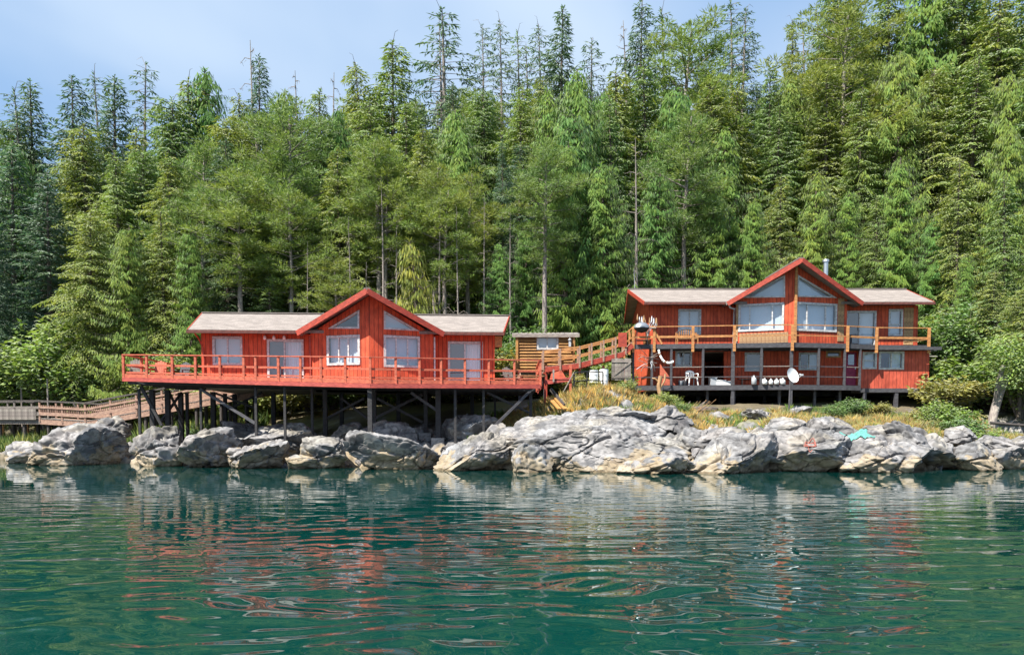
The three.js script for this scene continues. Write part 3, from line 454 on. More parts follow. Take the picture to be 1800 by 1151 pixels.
// ---------- the log-sided shed ----------
{
  const x0 = .25, x1 = 3.42, D = 41, y0 = 4.75, H = thing('log_shed', 'small golden log-sided shed with low metal roof between the houses', 'shed', [(x0 + x1) / 2, y0, -D], 0), w = x1 - x0;
  const P = panel(H, 'wall', -w / 2, 0, w / 2, 0), win = P.rect(944, 588, 981, 614);
  P.build([[0, 0], [w, 0], [w, 2.1], [0, 2.1]], [inset(win, .03)]).material = M.log[3]; glazed(P, 'window', win, { v: [.48], back: 'blind' });
  panel(H, 'wall', -w / 2, -2.6, -w / 2, -.145, [[0, 0], [2.455, 0], [2.455, 2.1], [0, 2.45]], [], M.log[0]); panel(H, 'wall', w / 2, -.145, w / 2, -2.6, [[0, 0], [2.455, 0], [2.455, 2.45], [0, 2.1]], [], M.log[0]); panel(H, 'wall', w / 2 - .145, -2.45, -w / 2 + .145, -2.45, [[0, 0], [w - .29, 0], [w - .29, 2.45], [0, 2.45]], [], M.log[0]);
  part('floor', bxr(-w / 2 + .15, w / 2 - .15, -.1, -.01, -2.5, -.15), M.inside, H); part('inner_wall', bxr(-w / 2 + .16, w / 2 - .16, 0, 2.1, -1.5, -1.4), M.insideDark, H);
  const R = RNG(5), n = 13, lh = 2.1 / n, seg = (a, b, y, k) => { if (b - a < .1) return; const L = b - a, g = new THREE.CylinderGeometry(lh * .52, lh * .52, L, 9, 6, false, 0, Math.PI); const p = g.attributes.position; for (let i = 0; i < p.count; i++) { const t = p.getY(i); const q = 1 + .12 * noise(t * 2 + k, k * 3, 1); p.setX(i, p.getX(i) * q); p.setZ(i, p.getZ(i) * q + .02 * noise(t * 1.3, k, 4)); } g.rotateZ(Math.PI / 2).rotateX(-0).translate((a + b) / 2 - w / 2, y, .0); g.computeVertexNormals(); part('log', g, M.log[k % 4], H); };
  for (let i = 0; i < n; i++) { const y = (i + .5) * lh, k = Math.floor(R() * 8), hit = y > win[0][1] - .05 && y < win[2][1] + .05; if (hit) { seg(.02, win[0][0] - .03, y, k); seg(win[1][0] + .03, w - .02, y, k + 1); } else seg(.02, w - .02, y, k); }
  part('roof', slab(V(-w / 2 - .25, 2.12, .2), V(w / 2 + .28, 2.12, .2), V(w / 2 + .28, 2.52, -2.9), V(-w / 2 - .25, 2.52, -2.9), .08), M.metalRoof, H);
  for (let i = 0; i < 15; i++) part('roof_rib', bar(V(-w / 2 - .2 + i * .255, 2.135, .2), V(-w / 2 - .2 + i * .255, 2.535, -2.9), .03, .03), M.metalRoof, H);
  part('fascia_board', bxr(-w / 2 - .25, w / 2 + .28, 1.9, 2.07, .17, .22), M.greyWood[2], H);
  part('corner_post', box(.14, 2.1, .1, -w / 2 + .02, 1.05, .1), M.log[2], H); part('corner_post', box(.12, 2.1, .1, w / 2 - .02, 1.05, .1), M.log[0], H);
  part('lantern', [box(.12, .34, .12, w / 2 - .25, 1.55, .22), lathe([[0, .12], [.12, 0], [.02, 0]], 8).translate(w / 2 - .25, 1.74, .22)], M.greyPlastic, H);
  for (const u of [-1.4, 0, 1.4]) part('stilt', bxr(u - .08, u + .08, surface(x0 + u + w / 2, D + .5) - 5.2, -.1, -.5, -.34), M.slate, H);
}
// ---------- walkway from the shed up to the right house ----------
{
  const W = thing('ramp_walkway', 'red ramp with handrails climbing from the log shed to the right balcony', 'ramp');
  const A = at(955, 650, 39.6), B = at(1017, 643, 39.6), C = at(1096, 623, 39.8), D = at(1112, 606, 39.8), back = V(0, 0, -1.15);
  const pts = [A, B, C, D];
  for (let i = 0; i < 3; i++) { for (const o of [V(0, 0, 0), back]) part('stringer', bar(pts[i].clone().add(o), pts[i + 1].clone().add(o), .06, .26), M.redTrim, W); const L = pts[i].distanceTo(pts[i + 1]), n = Math.round(L / .2); for (let k = 0; k < n; k++) { const p = pts[i].clone().lerp(pts[i + 1], (k + .5) / n).add(V(0, .15, -.57)); part('tread_board', box(.17, .035, 1.2, p.x, p.y, p.z, 0, 0, Math.atan2(pts[i + 1].y - pts[i].y, pts[i + 1].x - pts[i].x)), M.weatheredRed, W); } }
  const rp = [955, 985, 1019, 1040, 1061, 1082, 1100].map(px => { for (let i = 0; i < 3; i++) { const a = pts[i], b = pts[i + 1], d = sight(px, 600), m = (d.x * a.z / d.z - a.x) / ((b.x - a.x) - d.x * (b.z - a.z) / d.z); if (m >= -.05 && m <= 1.0) return a.clone().lerp(b, m); } });
  for (const o of [V(0, 0, .04), back]) rp.forEach((p, i) => { const q = p.clone().add(o); part('rail_post', box(.09, 1.15, .08, q.x, q.y + .45, q.z), M.weatheredRed, W); if (i) { const r = rp[i - 1].clone().add(o); for (const h of [.98, .55]) part('handrail', bar(r.clone().add(V(0, h, 0)), q.clone().add(V(0, h, 0)), .045, .08), M.cedar, W); } });
  for (const px of [960, 1019, 1061, 1100]) { const p = at(px, 640, 40), y0 = surface(p.x, 40) - .4; part('stilt', bxr(p.x - .06, p.x + .06, y0, p.y - .1, -40.06, -39.94), M.redTrim, W); }
  part('end_panel', bxr(at(1087, 610, 39.7).x, at(1102, 610, 39.7).x, 6.0, 6.75, -39.72, -39.68), M.redTrim, W);
  rebase(W, B.x, 4, -40);
  // landing below the shed
  const G = thing('landing_steps', 'small red landing with a pale post below the shed corner', 'steps'), l = at(958, 668, 36), r = at(1003, 662, 36);
  for (let i = 0; i < 6; i++) part('plank', box(r.x - l.x, .04, .14, (l.x + r.x) / 2, l.y, -36 - i * .16), M.deckRed, G); part('rim_board', bar(l.clone().add(V(0, -.12, .05)), r.clone().add(V(0, -.12, .05)), .04, .2), M.fascia, G);
  const p = at(973, 660, 35.9); part('post', bxr(p.x - .04, p.x + .04, l.y - .1, l.y + .5, -35.9, -35.82), M.greyWood[2], G);  part('post', bxr(r.x - .06, r.x + .06, surface(r.x, 36) - .3, l.y + .75, -36.1, -35.98), M.deckRed, G);
  part('stilt', bxr(l.x - .04, l.x + .06, surface(l.x, 36) - .4, l.y, -36.1, -36), M.redTrim, G); part('panel_board', prism([[0, 0], [.9, 0], [.6, .5], [.1, .35]], .04).translate(r.x - 1.0, l.y + .02, -36.6), M.deckRed, G); rebase(G, (l.x + r.x) / 2, l.y - .5, -36);
}
// ---------- boardwalk and ramp on the left ----------
{
  const K = thing('boardwalk', 'weathered reddish boardwalk with railing sloping down to the dock at far left', 'boardwalk');
  const pts = [[-60, 738, 43], [70, 738, 42], [150, 743, 41], [240, 727, 40], [330, 711, 39.4], [462, 688, 38.6]].map(a => at(...a)), back = V(0, 0, -1.5);
  const seg = (i, t) => pts[i].clone().lerp(pts[i + 1], t);
  for (let i = 0; i < 5; i++) {
    const mat = i < 1 ? M.greyWood[0] : M.weatheredRed, L = pts[i].distanceTo(pts[i + 1]), n = Math.max(2, Math.round(L / 1.45));
    for (const o of [V(0, -.1, 0), back]) part('stringer', bar(pts[i].clone().add(o), pts[i + 1].clone().add(o), .07, .28), mat, K);
    const nb = Math.round(L / .16); for (let k = 0; k < nb; k++) { const p = seg(i, (k + .5) / nb); part('deck_plank', box(.145, .04, 1.6, p.x, p.y + .08, p.z - .75, 0, 0, Math.atan2(pts[i + 1].y - pts[i].y, pts[i + 1].x - pts[i].x)), M.greyWood[k % 3], K); }
    for (const o of [V(0, 0, .03), back]) for (let k = 0; k < n + (i === 4 ? 1 : 0); k++) { const p = seg(i, k / n).add(o); part('rail_post', box(.09, 1.2, .09, p.x, p.y + .5, p.z), mat, K); }
    for (const o of [V(0, 0, .09), back.clone().add(V(0, 0, .06))]) for (const [h, w] of [[1.08, .08], [.72, .1], [.36, .18]]) part('rail_board', bar(pts[i].clone().add(o).add(V(0, h, 0)), pts[i + 1].clone().add(o).add(V(0, h, 0)), .04, w), h > 1 ? M.pile : mat, K);
    for (let k = 0; k < n; k++) for (const o of [V(0, 0, -.15), V(0, 0, -1.35)]) { const p = seg(i, (k + .3) / n).add(o); part('pile', rod(V(p.x, Math.min(0, surface(p.x, -p.z)) - .6, p.z), V(p.x, p.y - .05, p.z), .11, .1, 8), M.pile, K); }
  }
  for (let k = 0; k < 22; k++) { const p = seg(0, .36 + k * .028); part('skirt_plank', box(.15, .62, .025, p.x, p.y + .32, p.z + .14), M.greyWood[(k * 7) % 3], K); }
  for (const i of [1, 2]) { const n = 26; for (let k = 0; k < n; k++) { const p = seg(i, (k + .5) / n); part('baluster', box(.035, .5, .035, p.x, p.y + .6, p.z + .05), M.weatheredRed, K); } }
  part('brace', bar(at(128, 708, 41.5), at(142, 734, 41.3), .07), M.pile, K);
  rebase(K, pts[2].x, 0, -41.5);
  const F = thing('timber_platform', 'unpainted yellow timber platform with cross-braced railing behind the boardwalk', 'platform'), f = [at(-40, 712, 47), at(68, 712, 47)];
  const b2 = V(0, 0, -2); for (const o of [V(0, 0, 0), b2]) { part('rim_board', bar(f[0].clone().add(o), f[1].clone().add(o), .06, .24), M.cedar, F); for (const h of [.95, .5]) part('rail', bar(f[0].clone().add(o).add(V(0, h, 0)), f[1].clone().add(o).add(V(0, h - .25, 0)), .05, .1), M.cedar, F); for (let k = 0; k < 6; k++) { const p = f[0].clone().lerp(f[1], k / 5).add(o); part('post', bxr(p.x - .05, p.x + .05, surface(p.x, -p.z) - .4, p.y + .95 - k * .05, p.z - .05, p.z + .05), M.cedar, F); if (k) { const q = f[0].clone().lerp(f[1], (k - 1) / 5).add(o); part('brace', bar(q.add(V(0, .1, 0)), p.clone().add(V(0, .75, 0)), .04, .07), M.cedar, F); } } }
  for (let k = 0; k < 20; k++) { const p = f[0].clone().lerp(f[1], (k + .5) / 20); part('plank', box(.19, .04, 2.1, p.x, p.y + .14, p.z - 1), M.ply, F); }
  rebase(F, f[1].x, 1.5, -48);
  for (const [px, py, D, l] of [[36, 675, 44.5, 'slender grey pole standing behind the far-left boardwalk rail'], [82, 666, 43.5, 'taller pale pole standing behind the boardwalk bend']]) { const p = at(px, py, D); const o = part('mooring_pole', rod(V(p.x, surface(p.x, D) - .3, -D), p, .06, .045, 8), M.greyWood[2]); tag(o, l, 'pole', 'poles behind the boardwalk'); }
}
// ---------- boulders along the shore ----------
const jit2 = R => (R() - .5) * 2;
function boulderGeo(c, r, seed, o = {}) {   // c centre, r half sizes; world-scale relief so that joints run at their real size
  const R = RNG(seed), n = o.detail ?? Math.round(clamp(Math.max(...r) * 16, 14, 44)), g0 = new THREE.IcosahedronGeometry(1, n); g0.deleteAttribute('uv'); g0.deleteAttribute('normal');
  const g = mergeVertices(g0, 1e-4), p = g.attributes.position, cuts = []; for (let i = 0; i < (o.cuts ?? 12); i++) { const v = V(jit2(R), jit2(R) * .8 + .1, jit2(R)).normalize(); cuts.push([v, .5 + .32 * R()]); } for (const x of o.planes || []) cuts.push([V(...x[0]).normalize(), x[1]]);
  const q = V(0, 0, 0), e = new THREE.Euler(jit2(R) * .12, o.yaw ?? jit2(R) * .5, o.tilt ?? jit2(R) * .18), col = new Float32Array(p.count * 3), t = [0, 0, 0];
  for (let i = 0; i < p.count; i++) {
    q.fromBufferAttribute(p, i); const k = Math.pow(Math.abs(q.x) ** 3 + Math.abs(q.y) ** 3 + Math.abs(q.z) ** 3, -1 / 3) * .5 + .5, f = 1 + .3 * fbm(q.x * 1.1 + seed, q.y * 1.1, q.z * 1.1 + seed * .3, 3); q.multiplyScalar(k * f);
    for (const [v, d] of cuts) { const s = q.dot(v) - d; if (s > 0) q.addScaledVector(v, -s * .97); }
    const nx = q.x, ny = q.y, nz = q.z; q.set(q.x * r[0], q.y * r[1], q.z * r[2]).applyEuler(e).add(c); const l = Math.hypot(nx / r[0], ny / r[1], nz / r[2]) || 1, ux = nx / r[0] / l, uy = ny / r[1] / l, uz = nz / r[2] / l;
    const sc = Math.min(1, Math.max(...r) * .8), dsp = sc * (crack(q.x, q.y, -q.z) + (o.ledge ?? .5) * ledge(q.x, q.y, q.z) + .12 * fbm(q.x * 1.3, q.y * 2.1 - q.x * .8, q.z * 1.3, 4) + .05 * noise(q.x * 5, q.y * 7, q.z * 5)); q.x += ux * dsp; q.y += uy * dsp; q.z += uz * dsp;
    p.setXYZ(i, q.x - c.x, q.y - c.y, q.z - c.z); stoneTone(q.x, q.y, q.z, t); if (crack(q.x, q.y, -q.z) < -.05) { t[0] *= .62; t[1] *= .6; t[2] *= .6; } col.set(t, i * 3);
  }
  g.setAttribute('color', new THREE.BufferAttribute(col, 3)); g.computeVertexNormals(); return g;
}
const ROCKS = [
  // px, py of the middle, half width and half height in photograph pixels, distance, label
  [28, 800, 50, 24, 35.2, 'low pale rock at the waterline by the far-left dock piles'], [135, 790, 88, 41, 33.6, 'large creased grey boulder below the boardwalk at far left', { tilt: .1 }], [172, 755, 38, 22, 35.2, 'pale rounded rock just under the boardwalk bend'], [262, 792, 46, 44, 32, 'pale domed boulder beside the leftmost black stilts'], [345, 790, 54, 42, 31, 'round grey boulder with dark right flank below the deck'],
  [440, 806, 72, 36, 30.4, 'broad pale slab at the waterline left of the centre stilt', { planes: [[[-.2, 1, .3], .55]] }], [485, 770, 66, 38, 32.4, 'boulder with bright flat top and dark right face under the deck', { planes: [[[-.35, 1, .25], .5]], tilt: -.12 }], [562, 800, 42, 34, 30.2, 'small tan boulder with ochre foot between two waterline slabs'], [520, 812, 30, 16, 29.8, 'dark wedge-shaped rock at the waterline under the deck'], [682, 800, 92, 42, 29.3, 'big rounded grey boulder below the deck point', { tilt: -.08 }], [658, 768, 74, 26, 32.8, 'shaded boulder behind the deck point stilt'], [610, 765, 34, 20, 33.5, 'shaded small rock in the gloom under the deck'], [838, 806, 76, 38, 28.6, 'sloping grey boulder left of the great central rock', { tilt: .2 }], [815, 765, 60, 34, 33, 'rounded shaded boulder under the right end of the deck'], [870, 770, 34, 28, 32, 'shaded rock beside the long deck brace'], [735, 770, 30, 26, 34, 'dim rock behind the thick deck stilt'], [420, 760, 40, 22, 34.5, 'shaded grey rock behind the bright flat-topped boulder'], [395, 778, 34, 18, 32, 'pale wedge of rock between two left boulders'],
  [1052, 790, 165, 70, 28.2, 'great central grey rock with long diagonal cracks', { detail: 62, cuts: 5, ledge: .35, yaw: .05, tilt: -.02, planes: [[[-.15, 1, .55], .55], [[.5, .6, .6], .6], [[-.1, .25, 1], .6]] }], [1140, 822, 92, 24, 26.9, 'low slab with dark right end at the foot of the central rock', { tilt: .12, planes: [[[.9, -.1, .4], .75]] }], [1178, 738, 46, 32, 30.5, 'dark-faced boulder on top of the central rock', { planes: [[[.7, .3, .6], .45], [[-.4, 1, .2], .6]] }], [1218, 775, 34, 22, 29.2, 'small pale block right of the dark-faced boulder'], [935, 812, 46, 34, 27.6, 'pale left foot of the central rock'], [1060, 738, 90, 22, 31, 'pale rock ledge above the central rock below dry grass'],
  [1292, 812, 92, 40, 26.9, 'striped grey slab sloping into the water right of centre', { tilt: .22 }], [1275, 768, 54, 24, 29, 'broken pale rock below the porch posts'], [1425, 800, 86, 46, 27.6, 'bulky grey rock below the satellite dish'], [1350, 775, 50, 24, 29.2, 'pale rock with sharp shaded crack beneath the porch'], [1388, 755, 40, 20, 30.6, 'small creased rock under the dish pole'], [1470, 758, 52, 28, 30.4, 'rounded rock topped by dry grass'], [1560, 805, 108, 44, 28, 'wide grooved grey rock at the right waterline', { tilt: -.06 }], [1500, 778, 50, 26, 29.4, 'rock carrying the turquoise net'], [1560, 760, 36, 18, 30.4, 'purple-dark faceted rock above the wide grooved rock', { planes: [[[.6, .4, .7], .4]] }], [1632, 785, 64, 40, 28.9, 'steep grey rock at the right end of the outcrop', { tilt: -.3 }], [1725, 808, 52, 34, 28.9, 'tan rock with ochre foot near the right edge'], [1780, 812, 46, 28, 29.6, 'pale boulder at the waterline by the right edge'], [1770, 784, 44, 20, 31, 'grey rubble boulder under the right trees'], [1692, 765, 26, 18, 31, 'dark angular boulder below the bushes'], [1672, 800, 24, 20, 29.6, 'small tan block beside the steep grey rock'], [1820, 790, 40, 26, 31, 'grey boulder cut by the right edge of the picture'], [1330, 730, 36, 14, 36, 'small grey rock under the porch'], [1400, 728, 30, 12, 37, 'flat grey rock beside the dish pole foot'], [1270, 735, 26, 12, 36, 'pinkish stone by the porch post foot'],
];
ROCKS.forEach(([px, py, hw, hh, D, label, o], i) => {
  const c = at(px, py, D), k = D / FOCAL, rx = hw * k * 1.14, ry = hh * k * 1.12, rz = Math.min(rx, ry * 1.7 + .25) * .95; c.z -= rz * .55;
  const m = new THREE.Mesh(boulderGeo(c, [rx, ry, rz], 100 + i * 7, o), stone); m.name = numbered('boulder'); m.position.copy(c); put(m, scene); tag(m, label, 'boulder', 'boulders along the shore');
});
{ // loose stones between the boulders
  const R = RNG(321), N = 520, g = boulderGeo(V(0, 3, 0), [.5, .38, .45], 9, { detail: 9 }), im = new THREE.InstancedMesh(g, stone, N), m4 = new THREE.Matrix4(), col = new THREE.Color();
  for (let i = 0; i < N; i++) { const x = -27 + 50 * R(), d = table(SHORE, x) + 1.6 + 8.5 * R() * R(), s = .25 + .65 * R() * R(); m4.compose(V(x, surface(x, d) + .02, -d), new THREE.Quaternion().setFromEuler(new THREE.Euler(R() * 6, R() * 6, R() * 6)), V(s, s * (.6 + .4 * R()), s * (.7 + .4 * R()))); im.setMatrixAt(i, m4); const k = .75 + .5 * R(); im.setColorAt(i, col.setRGB(k, k * .99, k * 1.0)); }
  im.name = 'loose_stones'; put(im, scene); tag(im, 'loose grey stones scattered between the shore boulders', 'stones', null, 'stuff');
}
// ---------- trees ----------
class Leaves {
  constructor() { this.p = []; this.c = []; this.i = []; }
  // one flat spray of foliage: a kite from p along d, lying across n
  spray(px, py, pz, dx, dy, dz, nx, ny, nz, L, W, c) {
    let l = Math.hypot(dx, dy, dz) || 1; dx /= l; dy /= l; dz /= l;
    let sx = dy * nz - dz * ny, sy = dz * nx - dx * nz, sz = dx * ny - dy * nx; l = Math.hypot(sx, sy, sz) || 1; sx *= W / l; sy *= W / l; sz *= W / l;
    const k = this.p.length / 3, m = L * .42;
    this.p.push(px, py, pz, px + dx * m + sx, py + dy * m + sy, pz + dz * m + sz, px + dx * L, py + dy * L, pz + dz * L, px + dx * m - sx, py + dy * m - sy, pz + dz * m - sz);
    for (let q = 0; q < 4; q++) this.c.push(c[0], c[1], c[2]);
    this.i.push(k, k + 1, k + 2, k, k + 2, k + 3);
  }
  geo() { const g = new THREE.BufferGeometry(); g.setAttribute('position', new THREE.Float32BufferAttribute(this.p, 3)); g.setAttribute('color', new THREE.Float32BufferAttribute(this.c, 3)); g.setIndex(this.i); return g; }
}
const jit = (R, a) => (R() - .5) * 2 * a;
function limb(list, pts, r0, r1, n = 5) { for (let i = 0; i < pts.length - 1; i++) { const t0 = i / (pts.length - 1), t1 = (i + 1) / (pts.length - 1); list.push(rod(pts[i], pts[i + 1], lerp(r0, r1, t0), lerp(r0, r1, t1), n)); } }
function trunkLine(R, H, bend) { const a = R() * 6.28, b = R() * 6.28; return h => V(Math.cos(a) * bend * Math.sin(h / H * 2.4), h, Math.sin(b) * bend * Math.sin(h / H * 3.1)); }
const tint = (R, hue, v) => { const k = 1 + jit(R, v); return [k * (1 + hue * .5), k * (1 + hue * .12), k * (1 - hue * .5)]; };
// conifer with flat drooping boughs (hemlock, spruce): o = { H, base, rad, n, up, droop, spray, wide, open }
function conifer(seed, o) {
  const R = RNG(seed), W = [], F = new Leaves(), H = o.H, line = trunkLine(R, H, o.bend ?? .25), tr = H * .011 + .05, seg = range(0, 1, 10).map(t => line(t * H));
  limb(W, seg, tr, .02, 8);
  for (let b = 0; b < o.n; b++) {
    const t = Math.pow((b + R()) / o.n, o.pow ?? .85), h = lerp(o.base, .985, t), y = h * H, q = (h - o.base) / (1 - o.base);
    let L = o.rad * Math.pow(1 - q, o.taper ?? .75) * (.55 + .55 * R()) + .25; if (R() < .08) L *= 1.3; if (q < .12) L *= .5 + q * 4;
    const az = b * 2.4 + jit(R, .5); L *= clamp(1 + 1.0 * noise(Math.cos(az) * 1.3 + seed, h * 7, Math.sin(az) * 1.3), .35, 1.55); const cx = Math.cos(az), cz = Math.sin(az), el = lerp(o.up0 ?? -.15, o.up ?? .45, q) + jit(R, .15), dr = o.droop * (.6 + .8 * R()), p0 = line(y), hue = jit(R, .24), dead = R() < (o.dead ?? .03);
    const P = s => [p0.x + cx * L * s, y + L * (s * Math.tan(el) - dr * s * s), p0.z + cz * L * s];
    const a = P(.55), e = P(1); W.push(rod(p0, V(...a), .012 + L * .009, .012, 4), rod(V(...a), V(...e), .013, .006, 3));
    if (dead) continue;
    const ns = Math.ceil(L / o.step);
    for (let k = 1; k <= ns; k++) {
      const s = lerp(o.open ?? .15, 1, k / ns), [x, yy, z] = P(s), slope = Math.tan(el) - 2 * dr * s;
      for (const sd of [-1, 1]) {
        const bl = Math.min(o.maxb ?? .9, (.42 * L * (1.05 - s) + .22)) * (.6 + .7 * R()), fx = cx * .55 - sd * cz * .83, fz = cz * .55 + sd * cx * .83, nb = Math.max(1, Math.round(bl / (o.step * .9)));
        for (let m = 0; m < nb; m++) {
          const r = (m + .4 * R()) / nb * bl, drop = r * r * .35 + (o.hang ?? .1) * r; if (R() < .1) continue;
          F.spray(x + fx * r, yy + slope * .3 * r - drop + jit(R, .04), z + fz * r, fx + jit(R, .6), slope * .4 - .25 - (o.hang ?? .1) * 1.2 + jit(R, .35), fz + jit(R, .6), jit(R, 1), .9, jit(R, 1), o.spray * (.7 + .6 * R()), o.wide * (.7 + .6 * R()), tint(R, hue + jit(R, .25) + .15 * s, .3));
        }
      }
      F.spray(x, yy, z, cx, slope - .2, cz, jit(R, .4), 1, jit(R, .4), o.spray * 1.1, o.wide, tint(R, hue, .25));
    }
  }
  const top = line(H); for (let k = 0; k < 26; k++) { const a = R() * 6.28, y = H - R() * R() * 2.2; F.spray(top.x, y, top.z, Math.cos(a), .5, Math.sin(a), jit(R, 1), 1, 0, .2 + (H - y) * .14, o.wide, tint(R, 0, .3)); }
  if (o.nod) W.push(rod(line(H * .985), V(top.x + .35, H + .35, top.z), .02, .01, 4), rod(V(top.x + .35, H + .35, top.z), V(top.x + .8, H + .25, top.z), .012, .006, 3));
  return { W, F };
}
// cedar: boughs that sweep down and lift, with long hanging sprays
function cedar(seed, o) {
  const R = RNG(seed), W = [], F = new Leaves(), H = o.H, line = trunkLine(R, H, .3); limb(W, range(0, 1, 10).map(t => line(t * H)), H * .014 + .06, .03, 8);
  for (let b = 0; b < o.n; b++) {
    const q = Math.pow((b + R()) / o.n, .9), h = lerp(o.base, .99, q), y = h * H, az = b * 2.4 + jit(R, .6), L = (o.rad * Math.pow(1 - q, .55) * (q < .1 ? .6 + 4 * q : 1) + .3) * (.6 + .5 * R()) * clamp(1 + .9 * noise(Math.cos(az) * 1.3 + seed, h * 7, Math.sin(az) * 1.3), .4, 1.5), cx = Math.cos(az), cz = Math.sin(az), p0 = line(y), hue = jit(R, .26);
    const P = s => [p0.x + cx * L * s, y + L * (.1 * s - .95 * s * (1 - s) - .25 * s * s), p0.z + cz * L * s];
    W.push(rod(p0, V(...P(.5)), .015 + L * .008, .014, 4), rod(V(...P(.5)), V(...P(1)), .014, .007, 3));
    const ns = Math.ceil(L / o.step);
    for (let k = 1; k <= ns; k++) { const s = lerp(.2, 1, k / ns), [x, yy, z] = P(s); for (const sd of [-1, 1]) { const bl = (.5 + .35 * R()) * Math.min(1, .4 + (1 - s)), nb = Math.max(2, Math.round(bl / .17)); for (let m = 0; m < nb; m++) { const r = m / nb * bl, fx = cx * .5 - sd * cz * .85, fz = cz * .5 + sd * cx * .85; F.spray(x + fx * r + jit(R, .05), yy - r * r * .5 + jit(R, .06), z + fz * r + jit(R, .05), fx * .45 + jit(R, .3), -.9 - .5 * R(), fz * .45 + jit(R, .3), cx + jit(R, .6), .3, cz + jit(R, .6), o.spray * (.6 + .7 * R()), o.wide * (.7 + .6 * R()), tint(R, hue + jit(R, .25), .3)); } } }
  }
  for (let k = 0; k < 40; k++) { const a = R() * 6.28, y = H - R() * 1.5; F.spray(line(H).x, y, line(H).z, Math.cos(a) * .6, .2, Math.sin(a) * .6, jit(R, 1), 1, 0, .35, o.wide, tint(R, 0, .3)); }
  return { W, F };
}
// shore pine: bare trunk, irregular crown of dense tufts
function pine(seed, o) {
  const R = RNG(seed), W = [], F = new Leaves(), H = o.H, line = trunkLine(R, H, .45); limb(W, range(0, 1, 10).map(t => line(t * H)), H * .011 + .05, .05, 8);
  for (let b = 0; b < o.n; b++) {
    const q = (b + R()) / o.n, h = lerp(o.base, .98, q), y = h * H, L = o.rad * Math.sin(Math.PI * Math.pow(lerp(.18, .93, q), .9)) * (.5 + .65 * R()) * clamp(1 + 1.1 * noise(b * 2.4 % 6.28 * .6 + seed, h * 6, 3), .4, 1.6) + .3, az = b * 2.4 + jit(R, .7), cx = Math.cos(az), cz = Math.sin(az), el = lerp(-.1, .7, q) + jit(R, .2), p0 = line(y), hue = jit(R, .24);
    const P = s => V(p0.x + cx * L * s, y + L * Math.tan(el) * s * (1 - .3 * s), p0.z + cz * L * s); W.push(rod(p0, P(.5), .02 + L * .009, .016, 4), rod(P(.5), P(1), .016, .008, 3));
    const nc = Math.max(2, Math.round(L / .42));
    for (let k = 0; k < nc; k++) {
      const c = P(lerp(.35, 1.02, (k + R()) / nc)), side = jit(R, .55 * L * .35); c.x += -cz * side; c.z += cx * side; c.y += jit(R, .15); const r = (.32 + .25 * R()) * (o.tuft ?? 1);
      for (let m = 0; m < 60; m++) { const u = R() * 2 - .75, a = R() * 6.28, w = Math.sqrt(Math.max(0, 1 - u * u)), dx = Math.cos(a) * w, dz = Math.sin(a) * w, rr = r * (.25 + .5 * R()); F.spray(c.x + dx * rr * 1.25, c.y + u * rr * .5, c.z + dz * rr * 1.25, dx + jit(R, .35), u * .7 + .3 + jit(R, .3), dz + jit(R, .35), jit(R, 1), jit(R, 1), jit(R, 1), .27 * (.7 + .6 * R()), .022 * (.7 + .7 * R()), tint(R, hue + jit(R, .25), .3)); }
    }
  }
  if (o.stubs) for (let k = 0; k < o.stubs; k++) { const y = lerp(.15, o.base, R()) * H, a = R() * 6.28, L = .4 + R() * 1.3, p = line(y); W.push(rod(p, V(p.x + Math.cos(a) * L, y + jit(R, .3) - .1, p.z + Math.sin(a) * L), .025, .008, 3)); }
  return { W, F };
}
// dead standing tree with bare boughs
function snag(seed, o) {
  const R = RNG(seed), W = [], H = o.H, line = trunkLine(R, H, .3); limb(W, range(0, 1, 9).map(t => line(t * H)), H * .01 + .04, .015, 7);
  for (let b = 0; b < o.n; b++) { const q = (b + R()) / o.n, y = lerp(o.base, .98, q) * H, L = (o.rad * Math.pow(1 - q, .7) + .2) * (.5 + .7 * R()), a = b * 2.4 + jit(R, .6), c = Math.cos(a), s = Math.sin(a), p = line(y), m = V(p.x + c * L * .55, y + L * .12, p.z + s * L * .55), e = V(p.x + c * L, y - L * .08 + jit(R, .2), p.z + s * L); W.push(rod(p, m, .03, .018, 4), rod(m, e, .018, .006, 3)); for (let k = 0; k < 5; k++) { const f = .3 + .7 * R(), g = p.clone().lerp(e, f); g.y += L * .12 * (1 - f); W.push(rod(g, g.clone().add(V(jit(R, .35) * L * .6, jit(R, .25) - .1, jit(R, .35) * L * .6)), .01, .004, 3)); } }
  return { W, F: null };
}
// broadleaf shrub or small tree
function shrub(seed, o) {
  const R = RNG(seed), W = [], F = new Leaves();
  for (let b = 0; b < o.n; b++) {
    const a = b * 2.4 + jit(R, .6), lean = .15 + .85 * Math.sqrt(R()), tip = V(Math.cos(a) * o.rad * lean, o.H * (.45 + .55 * (1 - lean * lean * .8)) * (.75 + .3 * R()), Math.sin(a) * o.rad * lean), base = V(jit(R, .15), 0, jit(R, .15)), mid = V(tip.x * .35, tip.y * .6, tip.z * .35); W.push(rod(base, mid, .03 * o.stem, .02 * o.stem, 4), rod(mid, tip, .02 * o.stem, .007, 3)); const hue = jit(R, .3);
    for (let k = 0; k < o.leaves; k++) { const s = .2 + .8 * Math.sqrt(R()), c = s < .5 ? base.clone().lerp(mid, s * 2) : mid.clone().lerp(tip, s * 2 - 1), sp = o.spread * (.4 + .8 * R()), e = R() * 6.28, f = jit(R, 1); F.spray(c.x + Math.cos(e) * sp, c.y + f * sp * .6, c.z + Math.sin(e) * sp, Math.cos(e) + jit(R, .5), f * .5 - .2 + jit(R, .4), Math.sin(e) + jit(R, .5), jit(R, .8), 1, jit(R, .8), o.leaf * (.6 + .7 * R()), o.leaf * o.broad * (.7 + .5 * R()), tint(R, hue + jit(R, .2), .3)); }
  }
  return { W, F };
}
